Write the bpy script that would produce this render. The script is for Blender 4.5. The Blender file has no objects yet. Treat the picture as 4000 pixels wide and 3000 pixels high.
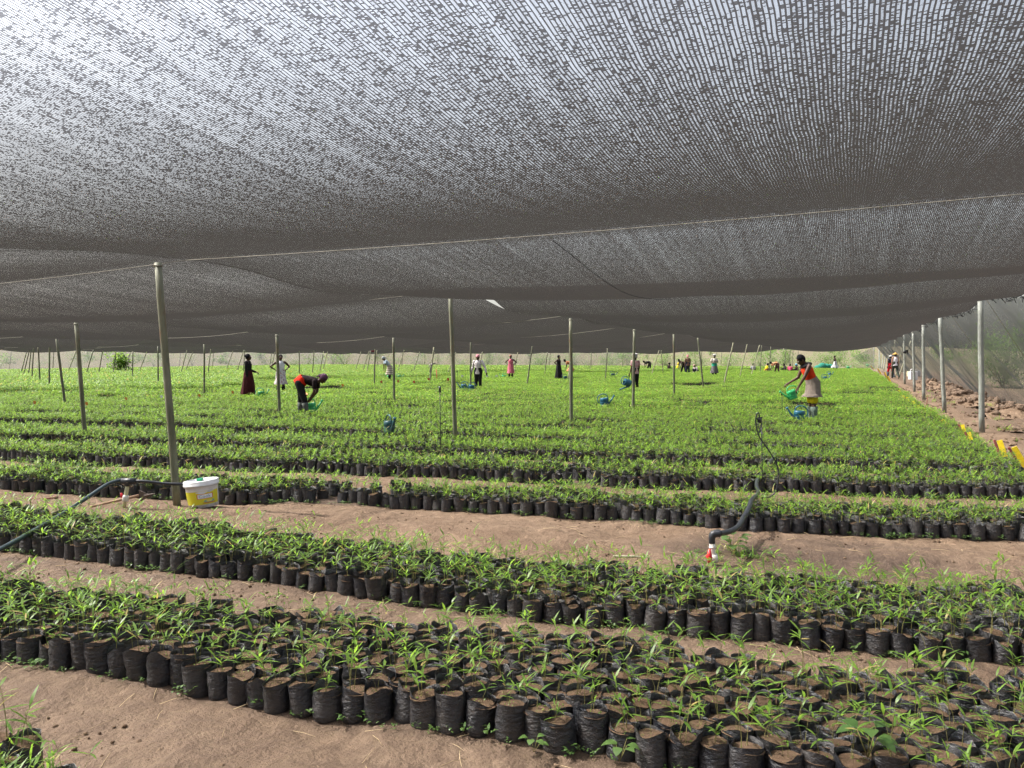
import bpy, math, random
import numpy as np
from mathutils import Vector, Matrix, noise as mn
R = math.radians
rnd = random.Random(7)
rng = np.random.default_rng(7)
SC = bpy.context.scene
COL = SC.collection

# ---------------------------------------------------------------- camera, world, sun, exposure
YAW, HCAM, FPX = R(23), 1.58, 3111.0
PIT = math.atan(110 / 3111)
cd = bpy.data.cameras.new('camera'); cam = bpy.data.objects.new('camera', cd); COL.objects.link(cam)
cd.sensor_width = 36; cd.lens = 28.0; cd.clip_start = .05; cd.clip_end = 6000
cam.location = (0, 0, HCAM); cam.rotation_euler = (R(90) - PIT, 0, YAW); SC.camera = cam
SUN_EL = R(54); SUNX, SUNY = -.957, -.18
wd = bpy.data.worlds.new('World'); SC.world = wd; wd.use_nodes = True
wn = wd.node_tree.nodes; wl = wd.node_tree.links; wn.clear()
sky = wn.new('ShaderNodeTexSky'); sky.sky_type = 'NISHITA'; sky.sun_disc = False
sky.sun_elevation = SUN_EL; sky.sun_rotation = math.atan2(SUNX, SUNY); sky.dust_density = 5; sky.air_density = 1.2; sky.ozone_density = 1
bg = wn.new('ShaderNodeBackground'); bg.inputs[1].default_value = .15
wo = wn.new('ShaderNodeOutputWorld'); hs = wn.new('ShaderNodeHueSaturation'); hs.inputs['Saturation'].default_value = .45; hs.inputs['Value'].default_value = 1.15; wl.new(sky.outputs[0], hs.inputs['Color']); wl.new(hs.outputs[0], bg.inputs[0]); wl.new(bg.outputs[0], wo.inputs[0])
sd = bpy.data.lights.new('sun', 'SUN'); sun = bpy.data.objects.new('sun', sd); COL.objects.link(sun)
sd.energy = 5.0; sd.angle = R(.6); sd.color = (1, .96, .88)
n_ = math.hypot(SUNX, SUNY)
sdir = Vector((SUNX / n_ * math.cos(SUN_EL), SUNY / n_ * math.cos(SUN_EL), math.sin(SUN_EL)))
sun.rotation_euler = sdir.to_track_quat('Z', 'Y').to_euler()
SC.view_settings.view_transform = 'Standard'; SC.view_settings.look = 'None'
SC.view_settings.gamma = 1; SC.view_settings.use_curve_mapping = False
SC.view_settings.exposure = 1.15
SC.render.engine = 'CYCLES'
SC.cycles.use_denoising = True; SC.cycles.denoiser = 'OPENIMAGEDENOISE'; SC.cycles.denoising_prefilter = 'NONE'
SC.cycles.max_bounces = 6; SC.cycles.diffuse_bounces = 3; SC.cycles.glossy_bounces = 2
SC.cycles.transmission_bounces = 3; SC.cycles.transparent_max_bounces = 14
SC.cycles.sample_clamp_indirect = 4

# ---------------------------------------------------------------- survey helpers: where a point of the photograph stands in the place
FW = Vector((-math.sin(YAW), math.cos(YAW), 0)); RT = Vector((math.cos(YAW), math.sin(YAW), 0))
def ray(x, y):
    cx = (x - 2000) / FPX; cy = -(y - 1500) / FPX
    up = cy * math.cos(PIT) - math.sin(PIT); fw = math.cos(PIT) + cy * math.sin(PIT)
    return cx / fw, up / fw
def G(x, y, z=0.):
    cx, up = ray(x, y); d = (z - HCAM) / up
    return FW * d + RT * cx * d + Vector((0, 0, z))
def D(x, y, d):
    cx, up = ray(x, y)
    return FW * d + RT * cx * d + Vector((0, 0, HCAM + up * d))
def dist(p): return p.x * FW.x + p.y * FW.y

# ---------------------------------------------------------------- tags
def tag(o, label=None, cat=None, group=None, kind=None):
    if label: o['label'] = label
    if cat: o['category'] = cat
    if group: o['group'] = group
    if kind: o['kind'] = kind
    return o
def empty(name, loc, rz=0, label=None, cat=None, group=None):
    o = bpy.data.objects.new(name, None); COL.objects.link(o); o.empty_display_size = .1
    o.location = loc; o.rotation_euler = (0, 0, rz)
    return tag(o, label, cat, group)

# ---------------------------------------------------------------- node helpers
class NT:
    def __init__(s, name):
        s.m = bpy.data.materials.new(name); s.m.use_nodes = True
        s.t = s.m.node_tree; s.t.nodes.clear()
        s.out = s.t.nodes.new('ShaderNodeOutputMaterial')
    def n(s, kind, **kw):
        nd = s.t.nodes.new(kind)
        for k, v in kw.items(): setattr(nd, k, v)
        return nd
    def set(s, sock, v):
        if hasattr(v, 'is_output') or isinstance(v, bpy.types.NodeSocket): s.t.links.new(v, sock)
        elif isinstance(v, (tuple, list)) and len(v) == 3 and sock.type == 'RGBA': sock.default_value = (*v, 1)
        else: sock.default_value = v
    def math(s, op, a, b=None, c=None, clamp=False):
        nd = s.n('ShaderNodeMath', operation=op); nd.use_clamp = clamp
        s.set(nd.inputs[0], a)
        if b is not None: s.set(nd.inputs[1], b)
        if c is not None: s.set(nd.inputs[2], c)
        return nd.outputs[0]
    def noise(s, vec, scale, detail=4, rough=.55, out=0):
        nd = s.n('ShaderNodeTexNoise'); s.set(nd.inputs['Vector'], vec)
        nd.inputs['Scale'].default_value = scale; nd.inputs['Detail'].default_value = detail; nd.inputs['Roughness'].default_value = rough
        return nd.outputs[out]
    def ramp(s, fac, stops):
        nd = s.n('ShaderNodeValToRGB'); s.set(nd.inputs[0], fac); e = nd.color_ramp.elements
        while len(e) < len(stops): e.new(.5)
        for el, (p, c) in zip(e, stops):
            el.position = p; el.color = (*c, 1) if len(c) == 3 else c
        return nd.outputs[0]
    def mix(s, fac, a, b, mode='MIX'):
        nd = s.n('ShaderNodeMix', data_type='RGBA', blend_type=mode)
        s.set(nd.inputs[0], fac); s.set(nd.inputs[6], a); s.set(nd.inputs[7], b)
        return nd.outputs[2]
    def maprange(s, v, a, b, c, d_, kind='LINEAR'):
        nd = s.n('ShaderNodeMapRange', interpolation_type=kind)
        for i, q in enumerate((v, a, b, c, d_)): s.set(nd.inputs[i], q)
        return nd.outputs[0]
    def mapping(s, vec, scale=(1, 1, 1), rot=(0, 0, 0)):
        nd = s.n('ShaderNodeMapping'); s.set(nd.inputs[0], vec)
        nd.inputs['Scale'].default_value = scale; nd.inputs['Rotation'].default_value = rot
        return nd.outputs[0]
    def obj(s): return s.n('ShaderNodeTexCoord').outputs['Object']
    def pos(s): return s.n('ShaderNodeNewGeometry').outputs['Position']
    def bump(s, h, strength=.5, distance=.01):
        nd = s.n('ShaderNodeBump'); s.set(nd.inputs['Height'], h)
        nd.inputs['Strength'].default_value = strength; nd.inputs['Distance'].default_value = distance
        return nd.outputs[0]
    def principled(s, color, rough=.6, spec=.5, metal=0, normal=None):
        p = s.n('ShaderNodeBsdfPrincipled')
        s.set(p.inputs['Base Color'], color); s.set(p.inputs['Roughness'], rough)
        p.inputs['Specular IOR Level'].default_value = spec; p.inputs['Metallic'].default_value = metal
        if normal is not None: s.set(p.inputs['Normal'], normal)
        return p.outputs[0]
    def mixsh(s, f, a, b):
        nd = s.n('ShaderNodeMixShader'); s.set(nd.inputs[0], f); s.t.links.new(a, nd.inputs[1]); s.t.links.new(b, nd.inputs[2])
        return nd.outputs[0]
    def done(s, sh): s.t.links.new(sh, s.out.inputs[0]); return s.m

def plain(name, col, rough=.6, spec=.4, var=.25, scale=18, metal=0, bump=.15, bd=.004):
    t = NT(name); o = t.obj(); n = t.noise(o, scale, 5)
    c = t.mix(t.maprange(n, .3, .7, 0, 1), tuple(v * (1 - var) for v in col), tuple(min(1, v * (1 + var)) for v in col))
    return t.done(t.principled(c, rough, spec, metal, t.bump(t.noise(o, scale * 4, 3), bump, bd)))

def leafmat(name, c1, c2, trans, f=.45):
    t = NT(name)
    oi = t.n('ShaderNodeObjectInfo').outputs['Random']
    n = t.noise(t.pos(), 9, 2); a = t.n('ShaderNodeAttribute'); a.attribute_name = 'lv'
    k = t.math('ADD', t.math('MULTIPLY', oi, .3), t.math('ADD', t.math('MULTIPLY', n, .35), t.math('MULTIPLY', a.outputs['Fac'], .55)))
    col = t.mix(t.maprange(k, .25, .95, 0, 1), c1, c2)
    dry = t.math('GREATER_THAN', a.outputs['Fac'], .955)
    col = t.mix(dry, col, (.42, .34, .12))
    d = t.principled(col, .42, .45)
    tr = t.n('ShaderNodeBsdfTranslucent'); t.set(tr.inputs[0], t.mix(dry, t.mix(t.maprange(k, .25, .95, 0, 1), tuple(v * .7 for v in trans), trans), (.5, .4, .12)))
    return t.done(t.mixsh(f, d, tr.outputs[0]))

def bagmat():
    t = NT('black_bag_plastic'); o = t.obj(); oi = t.n('ShaderNodeObjectInfo').outputs['Random']
    v = t.n('ShaderNodeVectorMath', operation='ADD'); t.set(v.inputs[0], o); 
    cb = t.n('ShaderNodeCombineXYZ'); t.set(cb.inputs[0], t.math('MULTIPLY', oi, 37.)); t.set(cb.inputs[2], t.math('MULTIPLY', oi, 11.)); t.set(v.inputs[1], cb.outputs[0]); o2 = v.outputs[0]
    wr = t.noise(t.mapping(o2, (30, 30, 60)), 1, 4, .65)
    fine = t.noise(o2, 60, 4)
    z = t.n('ShaderNodeSeparateXYZ'); t.set(z.inputs[0], o)
    low = t.maprange(z.outputs[2], .0, .12, .35, .0)
    dust = t.math('ADD', t.math('ADD', t.math('MULTIPLY', t.maprange(t.noise(o2, 16, 5, .65), .42, .72, 0, 1), .55), t.math('MULTIPLY', oi, .25)), t.math('MULTIPLY', low, fine), clamp=True)
    col = t.mix(t.math('MULTIPLY', dust, .6), (.010, .012, .018), (.11, .092, .078))
    rough = t.maprange(dust, 0, 1, .27, .75)
    return t.done(t.principled(col, rough, .55, 0, t.bump(t.math('ADD', wr, t.math('MULTIPLY', fine, .08)), 1., .012)))

def soilmat():
    t = NT('potting_soil'); o = t.pos()
    n = t.noise(o, 35, 6, .7); n2 = t.noise(o, 2.2, 3)
    col = t.mix(t.maprange(n, .3, .7, 0, 1), (.04, .025, .017), (.12, .075, .047))
    col = t.mix(t.maprange(n2, .4, .65, 0, .5), col, (.13, .085, .056))
    gr = t.maprange(t.noise(o, 55, 3), .6, .72, 0, .6)
    col = t.mix(gr, col, (.09, .11, .035))
    return t.done(t.principled(col, .95, .1, 0, t.bump(n, 1, .012)))

def groundmat():
    t = NT('dry_earth'); p = t.pos()
    a = t.n('ShaderNodeAttribute'); a.attribute_name = 'wet'
    b = t.n('ShaderNodeAttribute'); b.attribute_name = 'zone'
    n1 = t.noise(p, .9, 5, .6); n2 = t.noise(p, 9, 6, .65); n3 = t.noise(p, 60, 4, .7)
    col = t.mix(t.maprange(n1, .3, .7, 0, 1), (.145, .096, .06), (.25, .175, .118))
    col = t.mix(t.maprange(n2, .35, .7, 0, .7), col, (.095, .056, .036))
    col = t.mix(t.maprange(n3, .52, .72, 0, .22), col, (.28, .2, .145))
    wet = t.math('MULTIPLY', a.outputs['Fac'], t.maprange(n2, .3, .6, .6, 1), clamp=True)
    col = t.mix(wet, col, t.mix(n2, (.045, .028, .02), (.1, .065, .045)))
    far = t.mix(t.maprange(t.noise(t.mapping(p, (1, 3, 1)), .05, 6, .6), .35, .65, 0, 1), (.085, .072, .042), (.125, .10, .062))
    far = t.mix(t.maprange(t.noise(p, .35, 4), .55, .7, 0, .5), far, (.13, .14, .05))
    col = t.mix(b.outputs['Fac'], col, far)
    rough = t.maprange(wet, 0, 1, .95, .45)
    h = t.math('ADD', t.math('MULTIPLY', n3, .22), t.math('MULTIPLY', n2, 1.2))
    return t.done(t.principled(col, rough, .25, 0, t.bump(h, 1., .05)))

def netmat(name, thread, px=.0125, py=.0044, base=.66, streak=True, wall=False):
    t = NT(name); o = t.obj(); sp = t.n('ShaderNodeSeparateXYZ'); t.set(sp.inputs[0], o)
    lw = t.n('ShaderNodeLayerWeight'); lw.inputs[0].default_value = .5
    cosv = t.math('SUBTRACT', 1., lw.outputs['Facing'])
    if wall:
        op = t.maprange(cosv, .0, .9, .22, .60)
        st = t.noise(t.mapping(o, (1, .5, .5)), 1.3, 3)
        op = t.math('MULTIPLY', op, t.maprange(st, .3, .7, .8, 1.15), clamp=True)
        grain = t.n('ShaderNodeTexWhiteNoise', noise_dimensions='3D')
        v = t.n('ShaderNodeVectorMath', operation='SNAP'); t.set(v.inputs[0], o); v.inputs[1].default_value = (.02, .02, .02); t.set(grain.inputs[0], v.outputs[0])
        op = t.math('MULTIPLY', op, t.maprange(grain.outputs[0], 0, 1, .75, 1.2), clamp=True)
    else:
        warp = t.noise(o, 3.5, 2); wx = t.math('ADD', sp.outputs[0], t.math('MULTIPLY', warp, .02))
        u = t.math('DIVIDE', wx, px); w = t.math('DIVIDE', t.math('ADD', sp.outputs[1], t.math('MULTIPLY', t.noise(o, 2.3, 2), .015)), py)
        fu = t.math('FRACT', u); fw_ = t.math('FRACT', t.math('ADD', w, t.math('MULTIPLY', t.math('FLOOR', u), .5)))
        # a knit with real thickness closes as it is seen more edge-on, more so along the run of the net than across it
        ge = t.n('ShaderNodeNewGeometry'); dt = t.n('ShaderNodeVectorMath', operation='DOT_PRODUCT'); t.set(dt.inputs[0], ge.outputs['Incoming']); t.set(dt.inputs[1], ge.outputs['Normal'])
        sc_ = t.n('ShaderNodeVectorMath', operation='SCALE'); t.set(sc_.inputs[0], ge.outputs['Normal']); t.set(sc_.inputs['Scale'], dt.outputs['Value'])
        tv = t.n('ShaderNodeVectorMath', operation='SUBTRACT'); t.set(tv.inputs[0], ge.outputs['Incoming']); t.set(tv.inputs[1], sc_.outputs[0])
        ts = t.n('ShaderNodeSeparateXYZ'); t.set(ts.inputs[0], tv.outputs[0]); wz2 = t.math('MAXIMUM', t.math('MULTIPLY', dt.outputs['Value'], dt.outputs['Value']), .0004)
        sq = t.math('ADD', t.math('MULTIPLY', t.math('MULTIPLY', ts.outputs[0], ts.outputs[0]), .016), t.math('MULTIPLY', t.math('MULTIPLY', ts.outputs[1], ts.outputs[1]), .62))
        ang = t.math('DIVIDE', 1.25, t.math('ADD', 1., t.math('DIVIDE', sq, wz2)), clamp=True)
        streaks = t.noise(t.mapping(o, (22, .35, 1)), 1, 4, .7); broad = t.noise(t.mapping(o, (1.3, .35, 1)), 1, 3, .6)
        hs_ = t.math('MULTIPLY', t.math('POWER', t.math('MAXIMUM', ang, .02), .40), t.maprange(streaks, .3, .7, .82, 1.13))
        line = t.math('LESS_THAN', t.math('ABSOLUTE', t.math('SUBTRACT', fu, .5)), t.math('MULTIPLY', hs_, .43))
        rowm = t.math('LESS_THAN', t.math('ABSOLUTE', t.math('SUBTRACT', fw_, .5)), t.math('MULTIPLY', hs_, .36))
        cb = t.n('ShaderNodeCombineXYZ'); t.set(cb.inputs[0], t.math('FLOOR', u)); t.set(cb.inputs[1], t.math('FLOOR', t.math('MULTIPLY', t.math('ADD', w, t.math('MULTIPLY', t.math('FLOOR', u), 1.37)), .8)))
        wn_ = t.n('ShaderNodeTexWhiteNoise', noise_dimensions='2D'); t.set(wn_.inputs[0], cb.outputs[0])
        clump = t.noise(t.mapping(o, (40, 60, 1)), 1, 3, .7)
        thr = t.math('ADD', t.math('ADD', t.math('ADD', t.math('MULTIPLY', ang, .5), .52), t.maprange(clump, .33, .67, -.30, .22)), t.math('ADD', t.maprange(streaks, .3, .7, -.12, .16), t.maprange(broad, .3, .7, -.08, .08)))
        thr = t.math('MULTIPLY', thr, t.maprange(ang, 0., .35, .8, 1.))
        thr = t.math('MAXIMUM', thr, .015)
        cell = t.math('LESS_THAN', wn_.outputs[0], thr)
        part = t.maprange(ang, .2, 1, 0, .3)
        cellv = t.math('MAXIMUM', cell, part)
        op = t.math('MULTIPLY', t.math('MULTIPLY', line, rowm), cellv)
    dif = t.n('ShaderNodeBsdfDiffuse'); t.set(dif.inputs[0], thread)
    gl = t.n('ShaderNodeBsdfGlossy'); t.set(gl.inputs[0], (.5, .5, .5)); gl.inputs['Roughness'].default_value = .45
    tr = t.n('ShaderNodeBsdfTranslucent'); t.set(tr.inputs[0], tuple(v * .8 for v in thread) if thread[0] < .2 else (.22, .22, .23))
    rf = t.n('ShaderNodeBsdfRefraction'); t.set(rf.inputs[0], (.62, .62, .66)); rf.inputs['Roughness'].default_value = .6; rf.inputs['IOR'].default_value = 1.12
    yarn = t.mixsh(.35, dif.outputs[0], tr.outputs[0]); yarn = t.mixsh(.05, yarn, gl.outputs[0]); yarn = t.mixsh(0. if wall else t.math('MULTIPLY', t.math('MULTIPLY', ang, ang), .42), yarn, rf.outputs[0])
    tp = t.n('ShaderNodeBsdfTransparent')
    return t.done(t.mixsh(op, yarn, tp.outputs[0]))

M = {}
M['bag'] = bagmat(); M['soil'] = soilmat(); M['ground'] = groundmat()
M['leaf'] = leafmat('seedling_leaf', (.06, .135, .016), (.17, .295, .04), (.37, .62, .07), .5)
M['lush'] = leafmat('lush_leaf', (.075, .18, .022), (.19, .32, .05), (.36, .54, .10), .5)
M['bush'] = leafmat('bush_leaf', (.05, .10, .022), (.12, .19, .045), (.2, .36, .06))
M['weed'] = leafmat('weed_leaf', (.06, .13, .03), (.13, .22, .06), (.22, .36, .08))
M['stem'] = plain('seedling_stem', (.22, .2, .075), .6, .2)
M['net'] = netmat('shade_net_knit', (.046, .043, .042))
M['wallnet'] = netmat('side_net_knit', (.15, .155, .145), wall=True)
M['endnet'] = netmat('haze_pale_net_knit', (.30, .29, .28), wall=True)  # far net walls: milky haze suggested by the pale thread colour
M['wire'] = plain('galvanised_wire', (.30, .28, .23), .6, .4, .1, metal=.2)
M['rope'] = plain('black_rope', (.02, .02, .022), .8, .2)
t = NT('weathered_grey_green_pole'); o_ = t.obj(); n1 = t.noise(t.mapping(o_, (9, 9, 1.5)), 1, 5, .65); n2 = t.noise(t.mapping(o_, (14, 14, 3)), 1, 4)
c_ = t.mix(t.maprange(n1, .35, .65, 0, 1), (.10, .108, .065), (.22, .22, .155)); c_ = t.mix(t.maprange(n2, .56, .68, 0, .8), c_, (.15, .075, .035))
M['pole'] = t.done(t.principled(c_, .6, .4, 0, t.bump(n2, .4, .006)))
M['pole_r'] = plain('pale_grey_pole', (.25, .262, .235), .6, .4, .22, 5)
M['brace'] = plain('pale_wood_brace', (.30, .29, .20), .7, .3, .3, 6)
M['stone'] = plain('broken_stone', (.21, .15, .11), .95, .15, .35, 14, bump=.8, bd=.02)
M['skin'] = plain('brown_skin', (.075, .036, .022), .5, .45, .15, 8, bump=.05)
M['skin_light'] = plain('light_skin', (.45, .26, .18), .55, .4, .12, 8, bump=.05)
M['hose_b'] = plain('black_hose_rubber', (.022, .025, .03), .42, .5, .4, 20)
M['hose_g'] = plain('blue_green_hose', (.022, .042, .048), .4, .5, .3, 12)
M['pvc'] = plain('white_pvc', (.68, .66, .6), .4, .5, .12)
M['pvc_cream'] = plain('cream_pvc', (.58, .55, .33), .45, .5, .12)
M['red'] = plain('red_valve_plastic', (.55, .02, .03), .35, .5, .15)
def cloth(name, c, var=.2, rough=.9): 
    if name not in M:
        t = NT(name); o = t.obj(); n = t.noise(o, 9, 4)
        col = t.mix(t.maprange(n, .3, .7, 0, 1), tuple(v * (1 - var) for v in c), tuple(min(1, v * (1 + var)) for v in c))
        M[name] = t.done(t.principled(col, rough, .15, 0, t.bump(t.noise(t.mapping(o, (14, 14, 5)), 1, 3), .8, .03)))
    return M[name]
def striped(name, a, b, scale=38, axis=2):
    t = NT(name); o = t.obj(); sp = t.n('ShaderNodeSeparateXYZ'); t.set(sp.inputs[0], o)
    s = t.math('GREATER_THAN', t.math('SINE', t.math('MULTIPLY', sp.outputs[axis], scale * 6.283)), .15)
    M[name] = t.done(t.principled(t.mix(s, a, b), .9, .1)); return M[name]
def printed(name, a, b, c, scale=22):
    t = NT(name); o = t.obj(); n = t.noise(o, scale, 2); n2 = t.noise(o, scale * .7 + 3, 2)
    col = t.mix(t.math('GREATER_THAN', n, .56), a, b); col = t.mix(t.math('GREATER_THAN', n2, .6), col, c)
    M[name] = t.done(t.principled(col, .9, .1)); return M[name]

# ---------------------------------------------------------------- mesh builder
class MB:
    def __init__(s): s.v = []; s.f = []; s.m = []; s.lv = []
    def add(s, vs, fs, mi=0, lv=0.):
        k = len(s.v); s.v += [tuple(v) for v in vs]; s.f += [tuple(i + k for i in f) for f in fs]; s.m += [mi] * len(fs); s.lv += [lv] * len(vs)
    def rings(s, rs, mi=0, cap0=True, cap1=True, lv=0.):
        n = len(rs[0]); vs = [p for r in rs for p in r]; fs = []
        for i in range(len(rs) - 1):
            for j in range(n):
                k = (j + 1) % n; fs.append((i * n + j, i * n + k, (i + 1) * n + k, (i + 1) * n + j))
        if cap0: fs.append(tuple(range(n - 1, -1, -1)))
        if cap1: fs.append(tuple((len(rs) - 1) * n + j for j in range(n)))
        s.add(vs, fs, mi, lv)
    def tube(s, pts, rad, n=8, mi=0, caps=True, lv=0.):
        pts = [Vector(p) for p in pts]
        if not hasattr(rad, '__len__'): rad = [rad] * len(pts)
        rs = []; prev = None
        for i, p in enumerate(pts):
            t = (pts[min(i + 1, len(pts) - 1)] - pts[max(i - 1, 0)])
            t = t.normalized() if t.length > 1e-9 else Vector((0, 0, 1))
            if prev is None:
                a = Vector((0, 0, 1)) if abs(t.z) < .9 else Vector((1, 0, 0)); u = t.cross(a).normalized()
            else: u = (prev - t * prev.dot(t)).normalized()
            prev = u; w = t.cross(u)
            rs.append([p + (u * math.cos(2 * math.pi * j / n) + w * math.sin(2 * math.pi * j / n)) * rad[i] for j in range(n)])
        s.rings(rs, mi, caps, caps, lv)
    def ell(s, c, r, n=12, m=8, mi=0, rot=None):
        c = Vector(c); rs = []
        for i in range(m + 1):
            a = math.pi * (i / m) * .98 + .01 * math.pi
            ring = []
            for j in range(n):
                b = 2 * math.pi * j / n
                q = Vector((r[0] * math.sin(a) * math.cos(b), r[1] * math.sin(a) * math.sin(b), -r[2] * math.cos(a)))
                ring.append(c + (rot @ q if rot else q))
            rs.append(ring)
        s.rings(rs, mi)
    def box(s, c, d, mi=0, rot=None):
        c = Vector(c); vs = []
        for x in (-1, 1):
            for y in (-1, 1):
                for z in (-1, 1):
                    q = Vector((x * d[0] / 2, y * d[1] / 2, z * d[2] / 2)); vs.append(c + (rot @ q if rot else q))
        s.add(vs, [(0, 1, 3, 2), (4, 6, 7, 5), (0, 4, 5, 1), (2, 3, 7, 6), (0, 2, 6, 4), (1, 5, 7, 3)], mi)
    def leaf(s, p, az, el, L, W, droop=.6, seg=3, mi=0, lv=0.):
        p = Vector(p); hor = Vector((math.cos(az), math.sin(az), 0)); side = Vector((-math.sin(az), math.cos(az), 0))
        prof = {2: (.0, 1., .0), 3: (.15, 1., .62, .0), 4: (.12, .9, 1., .6, 0.)}[seg]
        vs = []; q = p; e = el
        for i in range(seg + 1):
            w = W * prof[i] / 2; up = Vector((-math.sin(e) * hor.x, -math.sin(e) * hor.y, math.cos(e)))
            if w == 0: vs.append(q)
            else: vs += [q + side * w + up * w * .35, q - side * w + up * w * .35]
            q = q + (hor * math.cos(e) + Vector((0, 0, math.sin(e)))) * (L / seg); e -= droop / seg * 1.6
        fs = []
        if prof[0] == 0:
            fs.append((0, 2, 1)); k = 1; r = seg - 1
        else: k = 0; r = seg
        for i in range(r - 1): fs.append((k + 2 * i, k + 2 * i + 1, k + 2 * i + 3, k + 2 * i + 2))
        fs.append((k + 2 * (r - 1), k + 2 * (r - 1) + 1, k + 2 * r))
        s.add(vs, fs, mi, lv)
    def mesh(s, name, mats, smooth=True):
        me = bpy.data.meshes.new(name); me.from_pydata(s.v, [], s.f)
        for m in mats: me.materials.append(m)
        me.polygons.foreach_set('material_index', s.m)
        if smooth: me.polygons.foreach_set('use_smooth', [True] * len(me.polygons))
        a = me.attributes.new('lv', 'FLOAT', 'POINT'); a.data.foreach_set('value', s.lv)
        me.update(); return me
    def build(s, name, mats, parent=None, loc=None, smooth=True, rot=None):
        if not isinstance(mats, (list, tuple)): mats = [mats]
        o = bpy.data.objects.new(name, s.mesh(name, mats, smooth)); COL.objects.link(o)
        if parent: o.parent = parent
        if loc is not None: o.location = loc
        if rot is not None: o.rotation_euler = rot
        return o
def catmull(P, k=6):
    P = [Vector(p) for p in P]; P = [P[0]] + P + [P[-1]]; out = []
    for i in range(1, len(P) - 2):
        for j in range(k):
            t = j / k; a, b, c, d = P[i - 1:i + 3]
            out.append(.5 * ((2 * b) + (c - a) * t + (2 * a - 5 * b + 4 * c - d) * t * t + (-a + 3 * b - 3 * c + d) * t ** 3))
    out.append(P[-2]); return out

# ---------------------------------------------------------------- beds (front and back edge of each, as Y over X)
def pl(pts): 
    xs = [p[0] for p in pts]; ys = [p[1] for p in pts]
    return lambda x: np.interp(x, xs, ys)
BEDS = []   # (front, back, xmin, xmax, kind)
BEDS.append((pl([(-6, .7), (-2, 1.0)]), pl([(-6, 1.8), (-3, 1.93), (-2, 1.78)]), -5.5, -2.3, 0))
BEDS.append((pl([(-9, 2.3), (-5, 2.62), (-4, 2.72), (-2.4, 2.82), (-.9, 2.94), (2.2, 3.15)]), pl([(-9, 3.1), (-5, 3.45), (-1.5, 3.78), (.5, 4.02), (2.2, 4.2)]), -9, 2.1, 0))
BEDS.append((pl([(-12, 3.95), (-6, 4.28), (-1.9, 4.38), (.07, 4.58), (2.2, 4.75)]), pl([(-12, 4.8), (-6.5, 5.15), (-4, 5.24), (-2.2, 5.28), (-.9, 5.4), (.57, 5.72), (2.2, 5.9)]), -12, 2.15, 0))
BEDS.append((pl([(-16, 5.6), (-9, 6.15), (-6.1, 6.66), (-4, 7.17), (-2.6, 7.27), (-.5, 7.47), (1.3, 7.88), (2.2, 8.0)]), pl([(-16, 6.6), (-10, 7.1), (-6.2, 7.6), (-3.8, 8.02), (-.5, 8.4), (2.2, 8.95)]), -16, 2.0, 1))
BEDS.append((pl([(-20, 7.2), (-10, 8.1), (-6.4, 8.8), (-3.8, 9.12), (-.8, 9.58), (2.2, 10.25)]), pl([(-20, 8.3), (-10, 9.2), (-6.4, 9.95), (-3.8, 10.2), (-.8, 10.6), (2.2, 11.15)]), -20, 2.0, 1))
BEDS.append((pl([(-20, 9.1), (-10, 10.2), (-4, 11.15), (2.2, 11.95)]), pl([(-20, 10.6), (-10, 11.7), (-4, 12.6), (2.2, 13.3)]), -21, 2.0, 2))
yy = 13.1
while yy < 19.2:
    w = 1.4 + .2 * math.sin(yy * 3)
    BEDS.append((pl([(-30, yy - 1.7), (-4, yy), (2.3, yy + .65)]), pl([(-30, yy + w - 1.7), (-4, yy + w), (2.3, yy + w + .65)]), -29, 2.0, 2))
    yy += w + .42 + .12 * math.sin(yy * 5)
YP0 = yy

def ground_z(x, y):
    x = np.asarray(x, float); y = np.asarray(y, float)
    z = .016 * np.sin(2.1 * x + 1.3 * y) * np.sin(1.7 * y - .9 * x + 1) + .010 * np.sin(5.3 * x + 2 * y + .5) * np.cos(4.1 * y - 2.2 * x) + .005 * np.sin(11 * x - 3 * y) * np.sin(9 * y + 4 * x)
    c = pl([(-16, 5.1), (-9, 5.7), (-6, 5.95), (-3, 6.25), (0, 6.55), (2.2, 7)])(x)
    z = z + .055 * np.exp(-((y - c) / .42) ** 2) * (1 + .5 * np.sin(1.9 * x + .6)) * (x < 2.4)
    z = z + .05 * np.exp(-((y - 2.35 - .03 * x) / .25) ** 2) * (.6 + .4 * np.sin(2.6 * x))
    rt = np.clip((x - 2.7) / .5, 0, 1) * np.clip((6.6 - x) / .6, 0, 1) * np.clip((y - 5) / 3, 0, 1)
    z = z + rt * (.06 * np.sin(1.3 * y + x) + .05 * np.sin(3.1 * y - 2.3 * x) + .035 * np.sin(7 * y + 5 * x))
    hill = np.clip((y - 170) / 400, 0, 1) ** 1.1 * 7 * (1 + .18 * np.sin(x / 90) + .08 * np.sin(x / 31))
    hill = hill * np.clip((60 - x * .55 + y * .05) / 70, .15, 1)
    return z + hill
def gz(p): return float(ground_z(p.x, p.y))

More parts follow.
